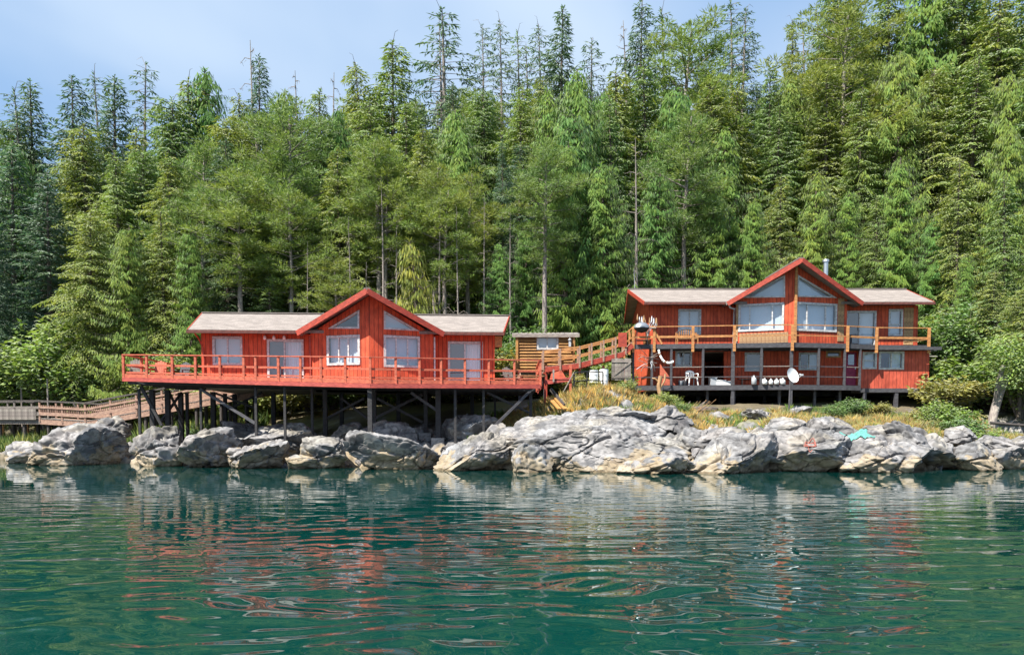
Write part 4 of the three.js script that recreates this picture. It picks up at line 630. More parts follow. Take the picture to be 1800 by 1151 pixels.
const leafMat = (r, g, b) => new THREE.MeshPhysicalMaterial({ color: rgb(r, g, b), roughness: .9, transmission: .5, thickness: 0, vertexColors: true, side: THREE.DoubleSide, ior: 1.3 });
const GREEN = {
  hemlock: [leafMat(.180, .265, .045), leafMat(.145, .240, .050), leafMat(.215, .275, .045)], spruce: [leafMat(.070, .140, .065), leafMat(.090, .160, .065)],
  cedar: [leafMat(.170, .275, .048), leafMat(.130, .250, .050), leafMat(.205, .285, .050)], pine: [leafMat(.195, .270, .043), leafMat(.160, .245, .048), leafMat(.220, .275, .045)],
  gold: [leafMat(.29, .32, .06)], shrub: [leafMat(.20, .30, .045), leafMat(.14, .24, .045), leafMat(.25, .30, .055), leafMat(.30, .29, .06)],
};
function proto(kind, mk, bark, mats) { const { W, F } = mk; return { kind, wood: merged(W), leaf: F && F.geo(), bark, mats, H: 0 }; }
const T = {
  hemlock: [1, 2, 3, 4, 5].map(k => ({ ...proto('hemlock_tree', conifer(k * 11, { H: 20, base: [.1, .22, .06, .3, .12][k - 1], rad: [3.4, 3.0, 3.8, 3.5, 2.8][k - 1], taper: [.75, .6, .85, .5, .7][k - 1], n: 300, up: .35, up0: -.25, droop: .3, step: .2, spray: .31, wide: .044, hang: .25, nod: true, bend: .3 }), M.bark, GREEN.hemlock), H: 20 })),
  spruce: [1, 2].map(k => ({ ...proto('spruce_tree', conifer(k * 23, { H: 20, base: .08, rad: 3.1, n: 300, up: .5, up0: -.3, droop: .22, step: .2, spray: .3, wide: .044, hang: .3, taper: .85 }), M.bark, GREEN.spruce), H: 20 })),
  sparse: [1, 2].map(k => ({ ...proto('open_hemlock_tree', conifer(k * 37, { H: 20, base: .2, rad: 2.8, n: 170, up: .3, up0: -.2, droop: .2, step: .24, spray: .3, wide: .04, hang: .35, dead: .16, nod: true, open: .35 }), M.paleBark, [GREEN.spruce[1], GREEN.hemlock[1]]), H: 20 })),
  cedar: [1, 2, 3, 4].map(k => ({ ...proto('cedar_tree', cedar(k * 41, { H: 18, base: [.05, .1, .04, .08][k - 1], rad: [3.1, 2.7, 3.5, 3.2][k - 1], n: 250, step: .22, spray: .42, wide: .044 }), M.bark, GREEN.cedar), H: 18 })),
  pine: [1, 2, 3, 4].map(k => ({ ...proto('shore_pine', pine(k * 53, { H: 16, base: [.42, .55, .3, .36][k - 1], rad: [2.6, 2.3, 3.0, 3.4][k - 1], n: [74, 60, 90, 84][k - 1], stubs: 16 }), M.paleBark, GREEN.pine), H: 16 })),
  snag: [1, 2].map(k => ({ ...proto('dead_tree', snag(k * 61, { H: 16, base: .35, rad: 2, n: [46, 22][k - 1] }), M.paleBark, null), H: 16 })),
  gold: [{ ...proto('golden_cedar', cedar(97, { H: 6, base: .05, rad: 1.3, n: 90, step: .2, spray: .3, wide: .035 }), M.bark, GREEN.gold), H: 6 }],
  shrub: [1, 2, 3].map(k => ({ ...proto('bush', shrub(k * 71, { H: 2.2, rad: 1.5, n: 26, leaves: 130, spread: .3, leaf: .17, broad: .34, stem: 1 }), M.bark, GREEN.shrub), H: 2.2 })),
  alder: [1, 2].map(k => ({ ...proto('alder_tree', shrub(k * 83, { H: 6, rad: 2.6, n: 40, leaves: 260, spread: .55, leaf: .22, broad: .36, stem: 2.4 }), M.paleBark, GREEN.shrub), H: 6 })),
};
const planted = [];
function plant(kind, x, d, height, o = {}) {
  const list = T[kind], R = RNG(Math.floor(x * 131 + d * 977 + height * 31)); const p = list[o.v ?? Math.floor(R() * list.length)];
  const g = new THREE.Group(); g.name = numbered(p.kind); g.position.set(x, surface(x, d) - .15, -d); g.rotation.set(jit(R, .02), R() * 6.28, o.lean ?? jit(R, .02));
  const s = height / p.H, w = s * (o.wide ?? 1) * (.9 + .25 * R()); g.scale.set(w, s, w); scene.add(g);
  const m = new THREE.Mesh(p.wood, o.bark || p.bark); m.name = p.leaf ? 'trunk' : 'bare_trunk'; put(m, g);
  if (p.leaf) { const c = new THREE.Mesh(p.leaf, p.mats[o.mat ?? Math.floor(R() * p.mats.length)]); c.name = 'crown'; put(c, g); }
  planted.push({ g, kind, x, d, height, row: o.row, label: o.label }); return g;
}
// a tree whose top is seen at (px, py) in the photograph, standing at distance d
function topAt(kind, px, py, d, o = {}) { const p = at(px, py, d); return plant(kind, p.x, d, Math.max(2, p.y - surface(p.x, d)), { row: 'skyline', ...o }); }
// ---------- the forest ----------
for (const [k, px, py, d, o] of [
  ['sparse', 22, 150, 62, { mat: 0 }], ['spruce', 70, 140, 64], ['spruce', 110, 128, 58, { mat: 0 }], ['sparse', 162, 126, 66], ['spruce', 197, 128, 63, { mat: 1 }], ['sparse', 256, 110, 66], ['hemlock', 300, 168, 62], ['hemlock', 330, 135, 64], ['cedar', 362, 112, 64, { mat: 1 }],
  ['spruce', 452, 92, 66, { wide: .8 }], ['snag', 452, 74, 66.6], ['hemlock', 410, 165, 62], ['snag', 515, 118, 68], ['cedar', 490, 150, 62], ['snag', 585, 122, 68], ['hemlock', 560, 150, 64], ['hemlock', 625, 106, 66], ['hemlock', 692, 64, 66, { mat: 0, wide: 1.15 }], ['sparse', 776, 12, 68, { wide: 1.5 }], ['snag', 770, 30, 70],
  ['sparse', 845, 42, 70], ['sparse', 878, 32, 68], ['sparse', 905, 56, 70], ['snag', 924, 75, 70], ['sparse', 950, 48, 72], ['spruce', 991, -2, 66, { mat: 1, wide: 1.05 }], ['sparse', 1042, 70, 70], ['spruce', 1122, -4, 68], ['snag', 1095, 28, 72], ['sparse', 1165, 10, 70], ['pine', 1215, 58, 64, { wide: 1.2 }], ['sparse', 1280, 0, 70], ['sparse', 1310, 14, 68], ['hemlock', 1385, 34, 66, { wide: .7 }], ['snag', 1438, 2, 68], ['snag', 1405, 30, 70],
  ['hemlock', 1480, -40, 66], ['pine', 1500, 10, 60], ['hemlock', 1560, -60, 62], ['cedar', 1620, -70, 62], ['hemlock', 1690, -80, 62], ['hemlock', 1760, -60, 58], ['hemlock', 1830, -70, 56], ['hemlock', 1900, -60, 56],
]) topAt(k, px, py, d, o);
for (const [k, px, py, d, o] of [   // in front of the skyline, tops seen against other crowns
  ['spruce', 20, 250, 52, { mat: 0, wide: 1.2 }], ['spruce', 85, 300, 50, { mat: 0, wide: 1.2 }], ['hemlock', 150, 215, 56], ['hemlock', 190, 260, 52, { mat: 0 }], ['hemlock', 245, 225, 56, { mat: 2 }], ['hemlock', 300, 270, 52, { mat: 2 }], ['cedar', 345, 255, 55, { mat: 2 }], ['hemlock', 395, 210, 56], ['pine', 440, 200, 56, { mat: 0 }], ['pine', 505, 205, 52, { mat: 1, wide: 1.2 }], ['hemlock', 560, 200, 57], ['cedar', 600, 190, 58], ['hemlock', 650, 180, 54, { mat: 0 }], ['hemlock', 705, 170, 58, { mat: 0 }], ['hemlock', 745, 215, 54], ['cedar', 800, 190, 56, { wide: 1.2 }], ['hemlock', 850, 155, 60], ['spruce', 880, 245, 52, { wide: .7, mat: 0 }], ['hemlock', 915, 175, 58], ['hemlock', 955, 130, 60, { mat: 2 }], ['cedar', 1015, 120, 54, { mat: 0, wide: 1.1 }], ['hemlock', 1085, 110, 60], ['hemlock', 1130, 110, 62], ['cedar', 1190, 150, 58], ['hemlock', 1250, 130, 60, { mat: 2 }], ['hemlock', 1310, 140, 60], ['hemlock', 1350, 110, 62], ['cedar', 1400, 120, 60], ['hemlock', 1455, 100, 58, { mat: 2 }], ['hemlock', 1520, 150, 56], ['cedar', 1580, 90, 57, { mat: 2 }], ['hemlock', 1650, 110, 56, { mat: 2 }], ['hemlock', 1720, 90, 54], ['cedar', 1780, 120, 52], ['hemlock', 1840, 90, 50],
]) topAt(k, px, py, d, { row: 'middle', ...o });
for (const [k, px, py, d, o] of [   // the edge of the wood behind the houses
  ['spruce', -20, 330, 47, { mat: 0 }], ['hemlock', 165, 370, 47, { mat: 2 }], ['cedar', 225, 390, 46, { mat: 2 }], ['hemlock', 285, 360, 47, { mat: 2 }], ['cedar', 330, 400, 46, { mat: 0 }], ['pine', 415, 300, 48, { v: 1 }], ['pine', 500, 330, 47.5, { v: 1 }], ['hemlock', 465, 420, 48, { mat: 1 }], ['pine', 585, 455, 47, { v: 1, wide: 1.3 }], ['hemlock', 545, 360, 50, { mat: 1 }], ['pine', 655, 240, 48, { v: 1 }], ['pine', 682, 270, 48.5, { v: 1, wide: .8 }], ['snag', 640, 455, 46.5, { v: 1 }], ['pine', 765, 290, 48, { v: 1 }], ['pine', 790, 330, 47, { v: 1 }], ['pine', 735, 340, 49, { v: 0 }], ['snag', 612, 380, 46.2, { v: 1, wide: .7 }], ['snag', 668, 300, 46.8, { v: 1, wide: .7 }], ['snag', 698, 350, 47.4, { v: 1, wide: .6 }], ['snag', 772, 330, 46.4, { v: 1, wide: .7 }], ['snag', 808, 360, 46, { v: 1, wide: .6 }], ['snag', 850, 340, 47, { v: 1, wide: .7 }], ['snag', 900, 370, 46.6, { v: 1, wide: .6 }], ['snag', 540, 420, 45.8, { v: 1, wide: .6 }], ['gold', 718, 418, 45.5, { wide: .72 }], ['pine', 830, 300, 50, { v: 0 }], ['cedar', 880, 420, 47.5, { mat: 1 }], ['pine', 960, 250, 46.5, { v: 1, wide: .9 }], ['cedar', 925, 380, 49, { mat: 1 }], ['cedar', 1000, 250, 49, { mat: 0 }], ['cedar', 1060, 280, 49, { mat: 0, wide: 1.15 }], ['snag', 1120, 235, 49, { v: 1 }], ['cedar', 1095, 400, 50, { mat: 1 }], ['cedar', 1160, 300, 52, { mat: 1 }], ['pine', 1217, 200, 53, { v: 1 }], ['cedar', 1255, 330, 53, { mat: 0 }], ['cedar', 1320, 350, 53, { mat: 0 }], ['hemlock', 1375, 300, 54, { mat: 2 }], ['cedar', 1430, 300, 53, { mat: 2 }], ['cedar', 1490, 330, 53, { mat: 0 }], ['hemlock', 1540, 340, 52, { mat: 0 }], ['cedar', 1590, 270, 51, { mat: 0 }], ['cedar', 1640, 380, 49.5, { mat: 1 }], ['hemlock', 1690, 270, 48, { mat: 2 }], ['cedar', 1700, 440, 46, { mat: 0 }], ['hemlock', 1770, 300, 45, { mat: 1 }], ['hemlock', 1750, 470, 42, { mat: 2, wide: 1.3 }], ['cedar', 1820, 380, 43], ['hemlock', 1870, 300, 45], ['hemlock', 1800, 500, 39.5, { mat: 2, wide: 1.3 }],
]) topAt(k, px, py, d, { row: 'front', ...o });
{ // trees that fill the slope between and beyond those, kept apart from their neighbours
  const R = RNG(2024), kinds = ['hemlock', 'cedar', 'pine', 'hemlock', 'cedar', 'spruce', 'hemlock', 'cedar', 'hemlock', 'hemlock'];
  for (let k = 0, n = 0; k < 9000 && n < 205; k++) {
    const d = 49 + 46 * R(), half = d * .78, x = jit(R, half), min = 1.9 + (d - 46) * .025; if (d < 52 && x < -24) continue; if (d < 52 && x > 5 && x < 25 && d < 51.5) continue;
    if (planted.some(t => (t.x - x) ** 2 + (t.d - d) ** 2 < min * min)) continue;
    const px = 900 + x / d * FOCAL, lim = table([[-200, 165], [0, 190], [300, 185], [420, 165], [600, 160], [700, 110], [900, 110], [1000, 105], [1200, 95], [1380, 100], [1450, 20], [1600, -50], [2000, -50]], px) + 25 + 60 * R(), cap = at(px, lim, d).y - surface(x, d); const h = Math.min(cap, 13 + 11 * R()); if (h < 5) continue;
    plant(kinds[Math.floor(R() * kinds.length)], x, d, h, { row: d < 56 ? 'front' : d < 66 ? 'middle' : 'back' }); n++;
  }
}
{ // alders and bushes at the forest edge
  const P = (kind, px, py, d, h, o) => { const p = at(px, py, d); plant(kind, p.x, d, h, { row: 'under', ...o }); };
  P('alder', 80, 600, 46.8, 7.6, { mat: 0, wide: 1.25 }); P('alder', 25, 620, 47.2, 5.6, { mat: 0 }); P('alder', 140, 620, 46.2, 5.2, { mat: 0 }); P('alder', 205, 620, 46.5, 4.6, { mat: 2 }); P('alder', 300, 600, 45.5, 5.2, { mat: 2 }); P('alder', 255, 640, 45.5, 3.2, { mat: 1 }); P('alder', 745, 560, 44, 5, { mat: 2 }); P('alder', 1075, 560, 46, 3.5, { mat: 1 }); P('alder', 1040, 560, 45, 3.4, { mat: 1 }); P('alder', 1660, 600, 44, 5, { mat: 1 }); P('alder', 1700, 560, 43.5, 6.5, { mat: 1 }); P('alder', 1800, 640, 40, 5, { mat: 0 }); P('alder', 870, 560, 45, 4, { mat: 1 }); P('alder', 930, 550, 46, 4.6, { mat: 1 }); P('alder', 390, 600, 45, 4, { mat: 1 });
  const R = RNG(99);
  for (let k = 0; k < 34; k++) { const x = -30 + 62 * (k + R()) / 34, d = table([[-34, 50], [-20, 46.5], [-16, 43.5], [-1, 43], [5, 44.5], [7, 49.6], [23, 49.6], [25, 42], [32, 38]], x) + 1.2 * R(); plant('shrub', x, d, 1.6 + 1.8 * R(), { row: 'under', wide: 1.3 }); }
  for (let k = 0; k < 42; k++) { const x = -32 + 66 * (k + R()) / 42, d = table([[-34, 54], [-16, 47], [-1, 46], [5, 48], [8, 52.5], [23, 52.5], [26, 46], [34, 42]], x) + 4 * R(); plant('shrub', x, d, 2.2 + 2 * R(), { row: 'slope', wide: 1.3, mat: k % 2 }); }
}
{ // labels: kind, row and place along the row
  const UNITS = ['first', 'second', 'third', 'fourth', 'fifth', 'sixth', 'seventh', 'eighth', 'ninth', 'tenth', 'eleventh', 'twelfth', 'thirteenth', 'fourteenth', 'fifteenth', 'sixteenth', 'seventeenth', 'eighteenth', 'nineteenth', 'twentieth'], NTH = Array.from({ length: 100 }, (_, i) => i < 20 ? UNITS[i] : (i + 1) % 10 ? ['twenty', 'thirty', 'forty', 'fifty', 'sixty', 'seventy'][Math.floor((i + 1) / 10) - 2] + '-' + UNITS[i % 10] : ['twentieth', 'thirtieth', 'fortieth', 'fiftieth', 'sixtieth', 'seventieth'][Math.floor((i + 1) / 10) - 2]);
  const look = { hemlock: 'feathery green hemlock', spruce: 'dark bluish spruce', sparse: 'thin open-crowned conifer', cedar: 'cedar with hanging yellow-green sprays', pine: 'shore pine with bare lower trunk', snag: 'dead grey tree with bare boughs', gold: 'small golden-yellow cedar', shrub: 'leafy green bush', alder: 'pale green broadleaf tree' };
  const where = { skyline: 'on the skyline', middle: 'amid the forest', front: 'at the forest edge', back: 'deep on the wooded slope', under: 'in the undergrowth', slope: 'between trunks on the slope' }, cat = { shrub: 'bush' };
  const rows = {}; for (const t of planted) (rows[t.kind + t.row] ||= []).push(t);
  for (const l of Object.values(rows)) { l.sort((a, b) => a.x / a.d - b.x / b.d); l.forEach((t, i) => { const n = l.length, nth = n === 1 ? 'the only one' : i === n - 1 ? 'the rightmost' : i < n / 2 ? NTH[i] + ' from the left' : NTH[n - 1 - i] + ' from the right'; tag(t.g, t.kind === 'gold' ? 'small golden-yellow cedar behind the left house gable' : `${look[t.kind]} ${where[t.row]}, ${nth}`, cat[t.kind] || 'tree', t.kind === 'shrub' ? 'bushes along the forest edge' : `forest trees ${where[t.row]}`); }); }
}
// ---------- furniture and loose things ----------
const deckY = px => { const q = DECK.at(px); return lerp(q.top, q.bot, .84) + .025; };
function deckChair(label, x, y, z, turn, mat, group) {
  const t = thing('deck_chair', label, 'chair', [x, y, z], turn, group);
  part('seat', range(0, 1, 4).map(f => box(.52, .022, .085, 0, .33 - f * .07, .22 - f * .44, .16)), mat, t);
  for (let i = 0; i < 5; i++) part('back_slat', box(.095, .78 - Math.abs(i - 2) * .06, .02, -.21 + i * .105, .62 - Math.abs(i - 2) * .02, -.36, -.32), mat, t);
  part('back_rail', box(.52, .07, .03, 0, .52, -.33, -.32), mat, t);
  for (const s of [-1, 1]) { part('armrest', box(.13, .024, .66, s * .33, .56, -.02), mat, t); part('leg', box(.03, .56, .1, s * .3, .28, .26), mat, t); part('leg', bar(V(s * .28, .36, .28), V(s * .28, .02, -.5), .03, .12), mat, t); }
  return t;
}
const grp = 'slatted chairs on the left deck';
deckChair('weathered grey slatted deck chair nearest the left deck corner', at(240, 650, 35).x, deckY(240) + .02, -35, .5, M.greyWood[1], grp); deckChair('red slatted deck chair second from the left deck corner', at(278, 650, 35.2).x, deckY(278), -35.2, .2, M.deckRed, grp); deckChair('dark grey slatted deck chair nearest the left house wall', at(316, 650, 35.4).x, deckY(316), -35.4, -.2, M.slate, grp); deckChair('grey slatted deck chair at the right end of the deck', at(899, 655, 35.4).x, deckY(900), -35.4, .5, M.greyWood[0], grp);
{ // picnic table at the right end of the deck
  const x = at(931, 650, 34.8).x, t = thing('picnic_table', 'wooden picnic table with benches at the right deck corner', 'table', [x, deckY(931), -34.9], .15);
  for (let i = 0; i < 5; i++) part('top_board', box(1.3, .035, .13, 0, .72, -.28 + i * .14), M.cedar, t); for (const s of [-1, 1]) { for (let i = 0; i < 2; i++) part('bench_board', box(1.3, .035, .13, 0, .43, s * (.58 + i * .14)), M.ply, t); for (const e of [-1, 1]) part('leg', bar(V(e * .5, .7, s * .18), V(e * .5, 0, s * .6), .04, .09), M.weatheredRed, t); part('cross_bar', box(.05, .08, 1.5, s * .5, .4, 0), M.weatheredRed, t); }
}
{ // furniture on the upper balcony
  const y = 6.18, b = at(1128, 580, 40.2), g = thing('barbecue_grill', 'domed grey barbecue grill at the left end of the upper balcony', 'grill', [b.x, y, -40.2]);
  part('fire_box', lathe([[.0, -.16], [.22, -.1], [.34, .06], [.36, .1]], 20).scale(1.15, 1, .8).translate(0, .78, 0), M.blackMetal, g); part('lid', lathe([[.37, 0], [.34, .14], [.2, .27], [0, .31]], 20).scale(1.15, 1, .8).translate(0, .89, 0), std(rgb(.30, .32, .34), .35, { metalness: .6 }), g); part('lid_handle', box(.3, .03, .04, 0, .98, .33), M.steel, g);
  for (const [sx, sz] of [[-1, -1], [1, -1], [-1, 1], [1, 1]]) part('leg', rod(V(sx * .3, 0, sz * .2), V(sx * .26, .7, sz * .18), .018), M.blackMetal, g); part('shelf', box(.62, .03, .42, 0, .22, 0), M.blackMetal, g); part('side_table', box(.34, .03, .4, .58, .88, 0), M.greyPlastic, g);
  const c = at(1137, 585, 40.6), pl = thing('dry_plume_plant', 'tuft of pale dry plumes in a pot behind the barbecue grill', 'plant', [c.x + .1, y, -41]);
  part('pot', lathe([[.0, 0], [.18, 0], [.24, .36], [.21, .36], [.0, .3]], 16), M.cedar, pl); const R = RNG(8); for (let i = 0; i < 15; i++) { const a = R() * 6.28, l = .3 + .4 * R(), h = .85 + .5 * R(), tip = V(Math.cos(a) * l, .3 + h, Math.sin(a) * l * .6); part('plume', [tube([V(0, .3, 0), V(tip.x * .3, .3 + h * .6, tip.z * .3), tip], .012, 8, 4), lathe([[0, -.2], [.045, -.06], [.03, .1], [0, .22]], 6).translate(tip.x, tip.y, tip.z)], i % 3 ? M.ply : M.curtain, pl); }
  const bn = at(1210, 590, 40.9), be = thing('arched_bench', 'wooden bench with arched back below the upper left window', 'bench', [bn.x, y, -41.2]);
  for (let i = 0; i < 4; i++) part('seat_slat', box(1.15, .03, .09, 0, .43, -.15 + i * .105), M.ply, be); for (let i = 0; i < 9; i++) { const u = -.5 + i * .125; part('back_spindle', box(.05, .34 + .16 * (1 - u * u * 4), .025, u, .62 + .08 * (1 - u * u * 4), -.2), M.cedar, be); } part('arched_top', tube([V(-.56, .78, -.2), V(-.3, .92, -.2), V(0, .98, -.2), V(.3, .92, -.2), V(.56, .78, -.2)], .03), M.slate, be); for (const s of [-1, 1]) { part('armrest', box(.06, .03, .42, s * .56, .64, .02), M.cedar, be); part('leg', box(.05, .64, .05, s * .56, .32, .2), M.cedar, be); part('leg', box(.05, .8, .05, s * .56, .4, -.2), M.cedar, be); }
}
{ // on the porch
  const y = 3.985, c = at(1217, 660, 40.4), t = thing('plastic_chair', 'white moulded plastic armchair on the lower porch', 'chair', [c.x, y, -40.5], .2);
  part('seat', box(.46, .03, .44, 0, .42, 0, -.04), M.whitePlastic, t); const s = new THREE.Shape(); s.moveTo(-.24, 0); s.lineTo(.24, 0); s.lineTo(.25, .34); s.quadraticCurveTo(0, .52, -.25, .34); for (let i = -1; i <= 1; i++) { const h = new THREE.Path(); h.moveTo(i * .13 - .03, .08); h.lineTo(i * .13 + .03, .08); h.lineTo(i * .13 + .03, .32); h.lineTo(i * .13 - .03, .32); s.holes.push(h); } part('backrest', new THREE.ExtrudeGeometry(s, { depth: .03, bevelEnabled: false }).rotateX(-.2).translate(0, .43, -.22), M.whitePlastic, t);
  for (const e of [-1, 1]) { part('armrest', tube([V(e * .25, .66, -.25), V(e * .29, .66, 0), V(e * .28, .62, .2), V(e * .27, .45, .22)], .025), M.whitePlastic, t); part('leg', bar(V(e * .22, .42, .2), V(e * .27, 0, .24), .05, .04), M.whitePlastic, t); part('leg', bar(V(e * .22, .42, -.2), V(e * .26, 0, -.28), .05, .04), M.whitePlastic, t); }
  const bin = (px, w, h, d, label, mat) => { const p = at(px, 665, 40.3), g = thing('storage_bin', label, 'bin', [p.x, y, -40.35], .1, 'bins on the porch'); part('tub', [box(w, h, .03, 0, h / 2, d / 2), box(w, h, .03, 0, h / 2, -d / 2), box(.03, h, d, w / 2 - .015, h / 2, 0), box(.03, h, d, -w / 2 + .015, h / 2, 0), box(w, .03, d, 0, .02, 0)], mat, g); part('rim', [box(w + .05, .035, .05, 0, h, d / 2), box(w + .05, .035, .05, 0, h, -d / 2), box(.05, .035, d, w / 2, h, 0), box(.05, .035, d, -w / 2, h, 0)], mat, g); part('lid', box(w, .03, d, 0, h + .02, 0, .03), mat, g); };
  bin(1254, .34, .44, .3, 'tall pale bin in front of the dark doorway', M.greyPlastic); bin(1267, .5, .26, .36, 'low white bin right of the dark doorway', M.whitePlastic); bin(1280, .3, .2, .3, 'small white tub beside the thick porch post', M.whitePlastic);
  const jug = (px, r, h, label, mat) => { const p = at(px, 668, 39.3), g = thing('plastic_jug', label, 'jug', [p.x, y, -39.5], px, 'jugs along the porch edge'); part('body', lathe([[0, 0], [r, .01], [r * 1.03, h * .6], [r * .8, h * .78], [r * .3, h * .9], [r * .28, h]], 14), mat, g); part('cap', lathe([[r * .34, 0], [r * .34, .04], [0, .045]], 10).translate(0, h, 0), M.greyPlastic, g); part('handle', tube([V(r * .3, h * .93, 0), V(r * .9, h * .95, 0), V(r * 1.0, h * .7, 0)], .018, 10, 5), mat, g); };
  jug(1328, .13, .44, 'tall grey jug left of the white jug row on the porch', M.greyPlastic); jug(1347, .13, .3, 'first white jug of the row on the porch', M.whitePlastic); jug(1358, .11, .28, 'second white jug of the row on the porch', M.whitePlastic); jug(1368, .13, .29, 'third white jug of the row on the porch', M.whitePlastic); jug(1379, .14, .31, 'white jug nearest the satellite dish', M.whitePlastic);
  for (const [px, lab] of [[1198, 'grey bucket left of the white plastic armchair'], [1206, 'dark bucket beside the white plastic armchair']]) { const p = at(px, 670, 40.6), g = thing('bucket', lab, 'bucket', [p.x, y, -40.7]); part('pail', lathe([[0, 0], [.11, 0], [.14, .28], [.13, .28], [.1, .02]], 14), px < 1200 ? M.greyPlastic : M.slate, g); part('handle', tube([V(-.14, .27, 0), V(0, .38, .03), V(.14, .27, 0)], .008, 12, 4), M.steel, g); }
  const bench = thing('long_bench', 'long low bench along the porch wall behind the jugs', 'bench', [at(1350, 665, 41.2).x, y, -41.3]); part('seat_board', box(3.2, .05, .3, 0, .42, 0), M.weatheredRed, bench); for (const u of [-1.4, 0, 1.4]) part('leg', box(.06, .4, .26, u, .2, 0), M.weatheredRed, bench);
}
{ // satellite dish on its pole
  const p = at(1391, 661, 37.2), y0 = surface(p.x, 37.2) - .4, t = thing('satellite_dish', 'white satellite dish on a leaning grey pole before the porch', 'satellite dish', [p.x, y0, -37.2], 0, null), h = p.y - y0;
  part('pole', rod(V(-.08, 0, 0), V(.02, h, -.12), .045, .04, 10), M.slate, t);
  const d = lathe([[0, 0], [.12, .012], [.26, .055], [.38, .12], [.385, .125], [.26, .07], [.12, .027], [0, .015]], 32).scale(1, 1, 1.0); d.rotateX(Math.PI / 2 - .35).rotateY(.45).rotateZ(-.1).translate(0, h, .02); part('reflector', d, M.whitePlastic, t);
  const tip = V(.34, h + .02, .55); part('feed_arm', rod(V(.05, h - .38, .1), tip, .018, .018, 6), M.greyPlastic, t); part('receiver', [box(.08, .08, .14, tip.x, tip.y, tip.z), rod(V(tip.x - .02, tip.y + .01, tip.z - .1), V(tip.x - .05, tip.y + .03, tip.z - .16), .04, .045, 10)], M.greyPlastic, t); part('mount', box(.14, .2, .14, .01, h - .05, -.1), M.blackMetal, t);
}
{ // yard between shed and right house
  for (const [px, py, h, lab] of [[1045, 670, .66, 'shorter white barrel beside the grey gate'], [1063, 675, .86, 'taller white barrel next to the grey gate']]) { const p = at(px, py, 37), y = surface(p.x, 37.3), g = thing('barrel', lab, 'barrel', [p.x, Math.max(y, p.y - .1), -37.3], 0, 'white barrels by the gate'); part('drum', lathe([[0, 0], [.2, 0], [.225, .05], [.22, h * .32], [.235, h * .34], [.22, h * .36], [.22, h * .64], [.235, h * .66], [.22, h * .68], [.225, h - .05], [.2, h], [.17, h], [.17, h - .02], [0, h - .02]], 22), M.whitePlastic, g); part('bung', lathe([[.04, 0], [.04, .03], [0, .03]], 8).translate(.1, h - .02, 0), M.greyPlastic, g); part('rim', lathe([[.2, h - .01], [.225, h], [.2, h + .012]], 22), M.greyPlastic, g); }
  const a = at(1075, 668, 38), b = at(1106, 668, 38.6), g = thing('grey_gate', 'weathered grey board gate with diagonal brace beside the barrels', 'gate', [a.x, Math.max(a.y, surface(a.x, 38) + .02), -38]), L = b.x - a.x;
  for (let i = 0; i < 6; i++) part('board', box(L / 6 - .01, 1.06 + .03 * ((i * 5) % 3), .03, (i + .5) * L / 6, .55, 0), M.greyWood[(i * 2) % 3], g); part('rail', box(L, .1, .03, L / 2, .95, .03), M.greyWood[2], g); part('rail', box(L, .1, .03, L / 2, .15, .03), M.greyWood[0], g); part('brace', bar(V(.04, .2, .032), V(L - .04, .9, .032), .03, .09), M.greyWood[1], g);
  const r = thing('pipe_handrail', 'dark pipe handrail leading up past the barrels', 'handrail'), q = [at(1009, 655, 35.6), at(1032, 653, 36), at(1060, 654, 36.4)]; q.forEach((p, i) => { part('post', rod(V(p.x, surface(p.x, -p.z) - .3, p.z), p, .035), M.blackMetal, r); if (i) for (const h of [0, -.42]) part('rail', rod(q[i - 1].clone().add(V(0, h, 0)), p.clone().add(V(0, h, 0)), .03), M.blackMetal, r); }); part('brace', rod(at(990, 690, 35.2), q[0].clone(), .03), M.greyWood[0], r); rebase(r, q[1].x, surface(q[1].x, 36), -36);
  const st = thing('plank_steps', 'two yellowed planks leaning as steps on the slope below the landing', 'steps'), s0 = at(966, 700, 33.6), s1 = at(984, 720, 32.8); for (const o of [0, .26]) part('plank', bar(s0.clone().add(V(o, .02, 0)), s1.clone().add(V(o, .02, .0)), .2, .05), M.log[2], st); part('stringer', bar(at(968, 684, 34), at(992, 712, 33), .06, .14), M.pile, st); rebase(st, s1.x, s1.y, -33);
  const pole = thing('driftwood_post', 'gnarled pale driftwood post before the porch corner', 'driftwood', [at(1160, 690, 37.6).x, surface(at(1160, 690, 37.6).x, 37.6) - .2, -37.6]); part('stem', tube([V(0, 0, 0), V(.05, .6, .02), V(-.05, 1.2, 0), V(.04, 1.75, .03)], .11, 20, 8), M.ply, pole); part('branch', tube([V(0, 1.1, 0), V(.22, 1.5, .05), V(.26, 1.85, .02)], .05, 12, 6), M.ply, pole); part('branch', tube([V(0, 1.3, 0), V(-.25, 1.6, .05), V(-.4, 1.62, .02)], .04, 12, 6), M.ply, pole);
  // tangle of antlers and floats hung on the porch corner
  const R = RNG(44), c = at(1140, 632, 39.2), wr = thing('driftwood_tangle', 'tangle of bleached branches hung at the porch corner around a small window', 'driftwood', [c.x, c.y, -39.3]); for (let i = 0; i < 16; i++) { const a0 = R() * 6.28, l = .35 + .4 * R(), p0 = V(jit(R, .25), jit(R, .2), 0), p2 = V(p0.x + Math.cos(a0) * l, p0.y + Math.sin(a0) * l * .8, jit(R, .15)); part('branch', tube([p0, V((p0.x + p2.x) / 2 + jit(R, .1), (p0.y + p2.y) / 2 + jit(R, .1), .08), p2], .012 + .01 * R(), 10, 5), [M.greyWood[2], M.curtain, M.weatheredRed, M.pile, M.greyWood[1]][i % 5], wr); }
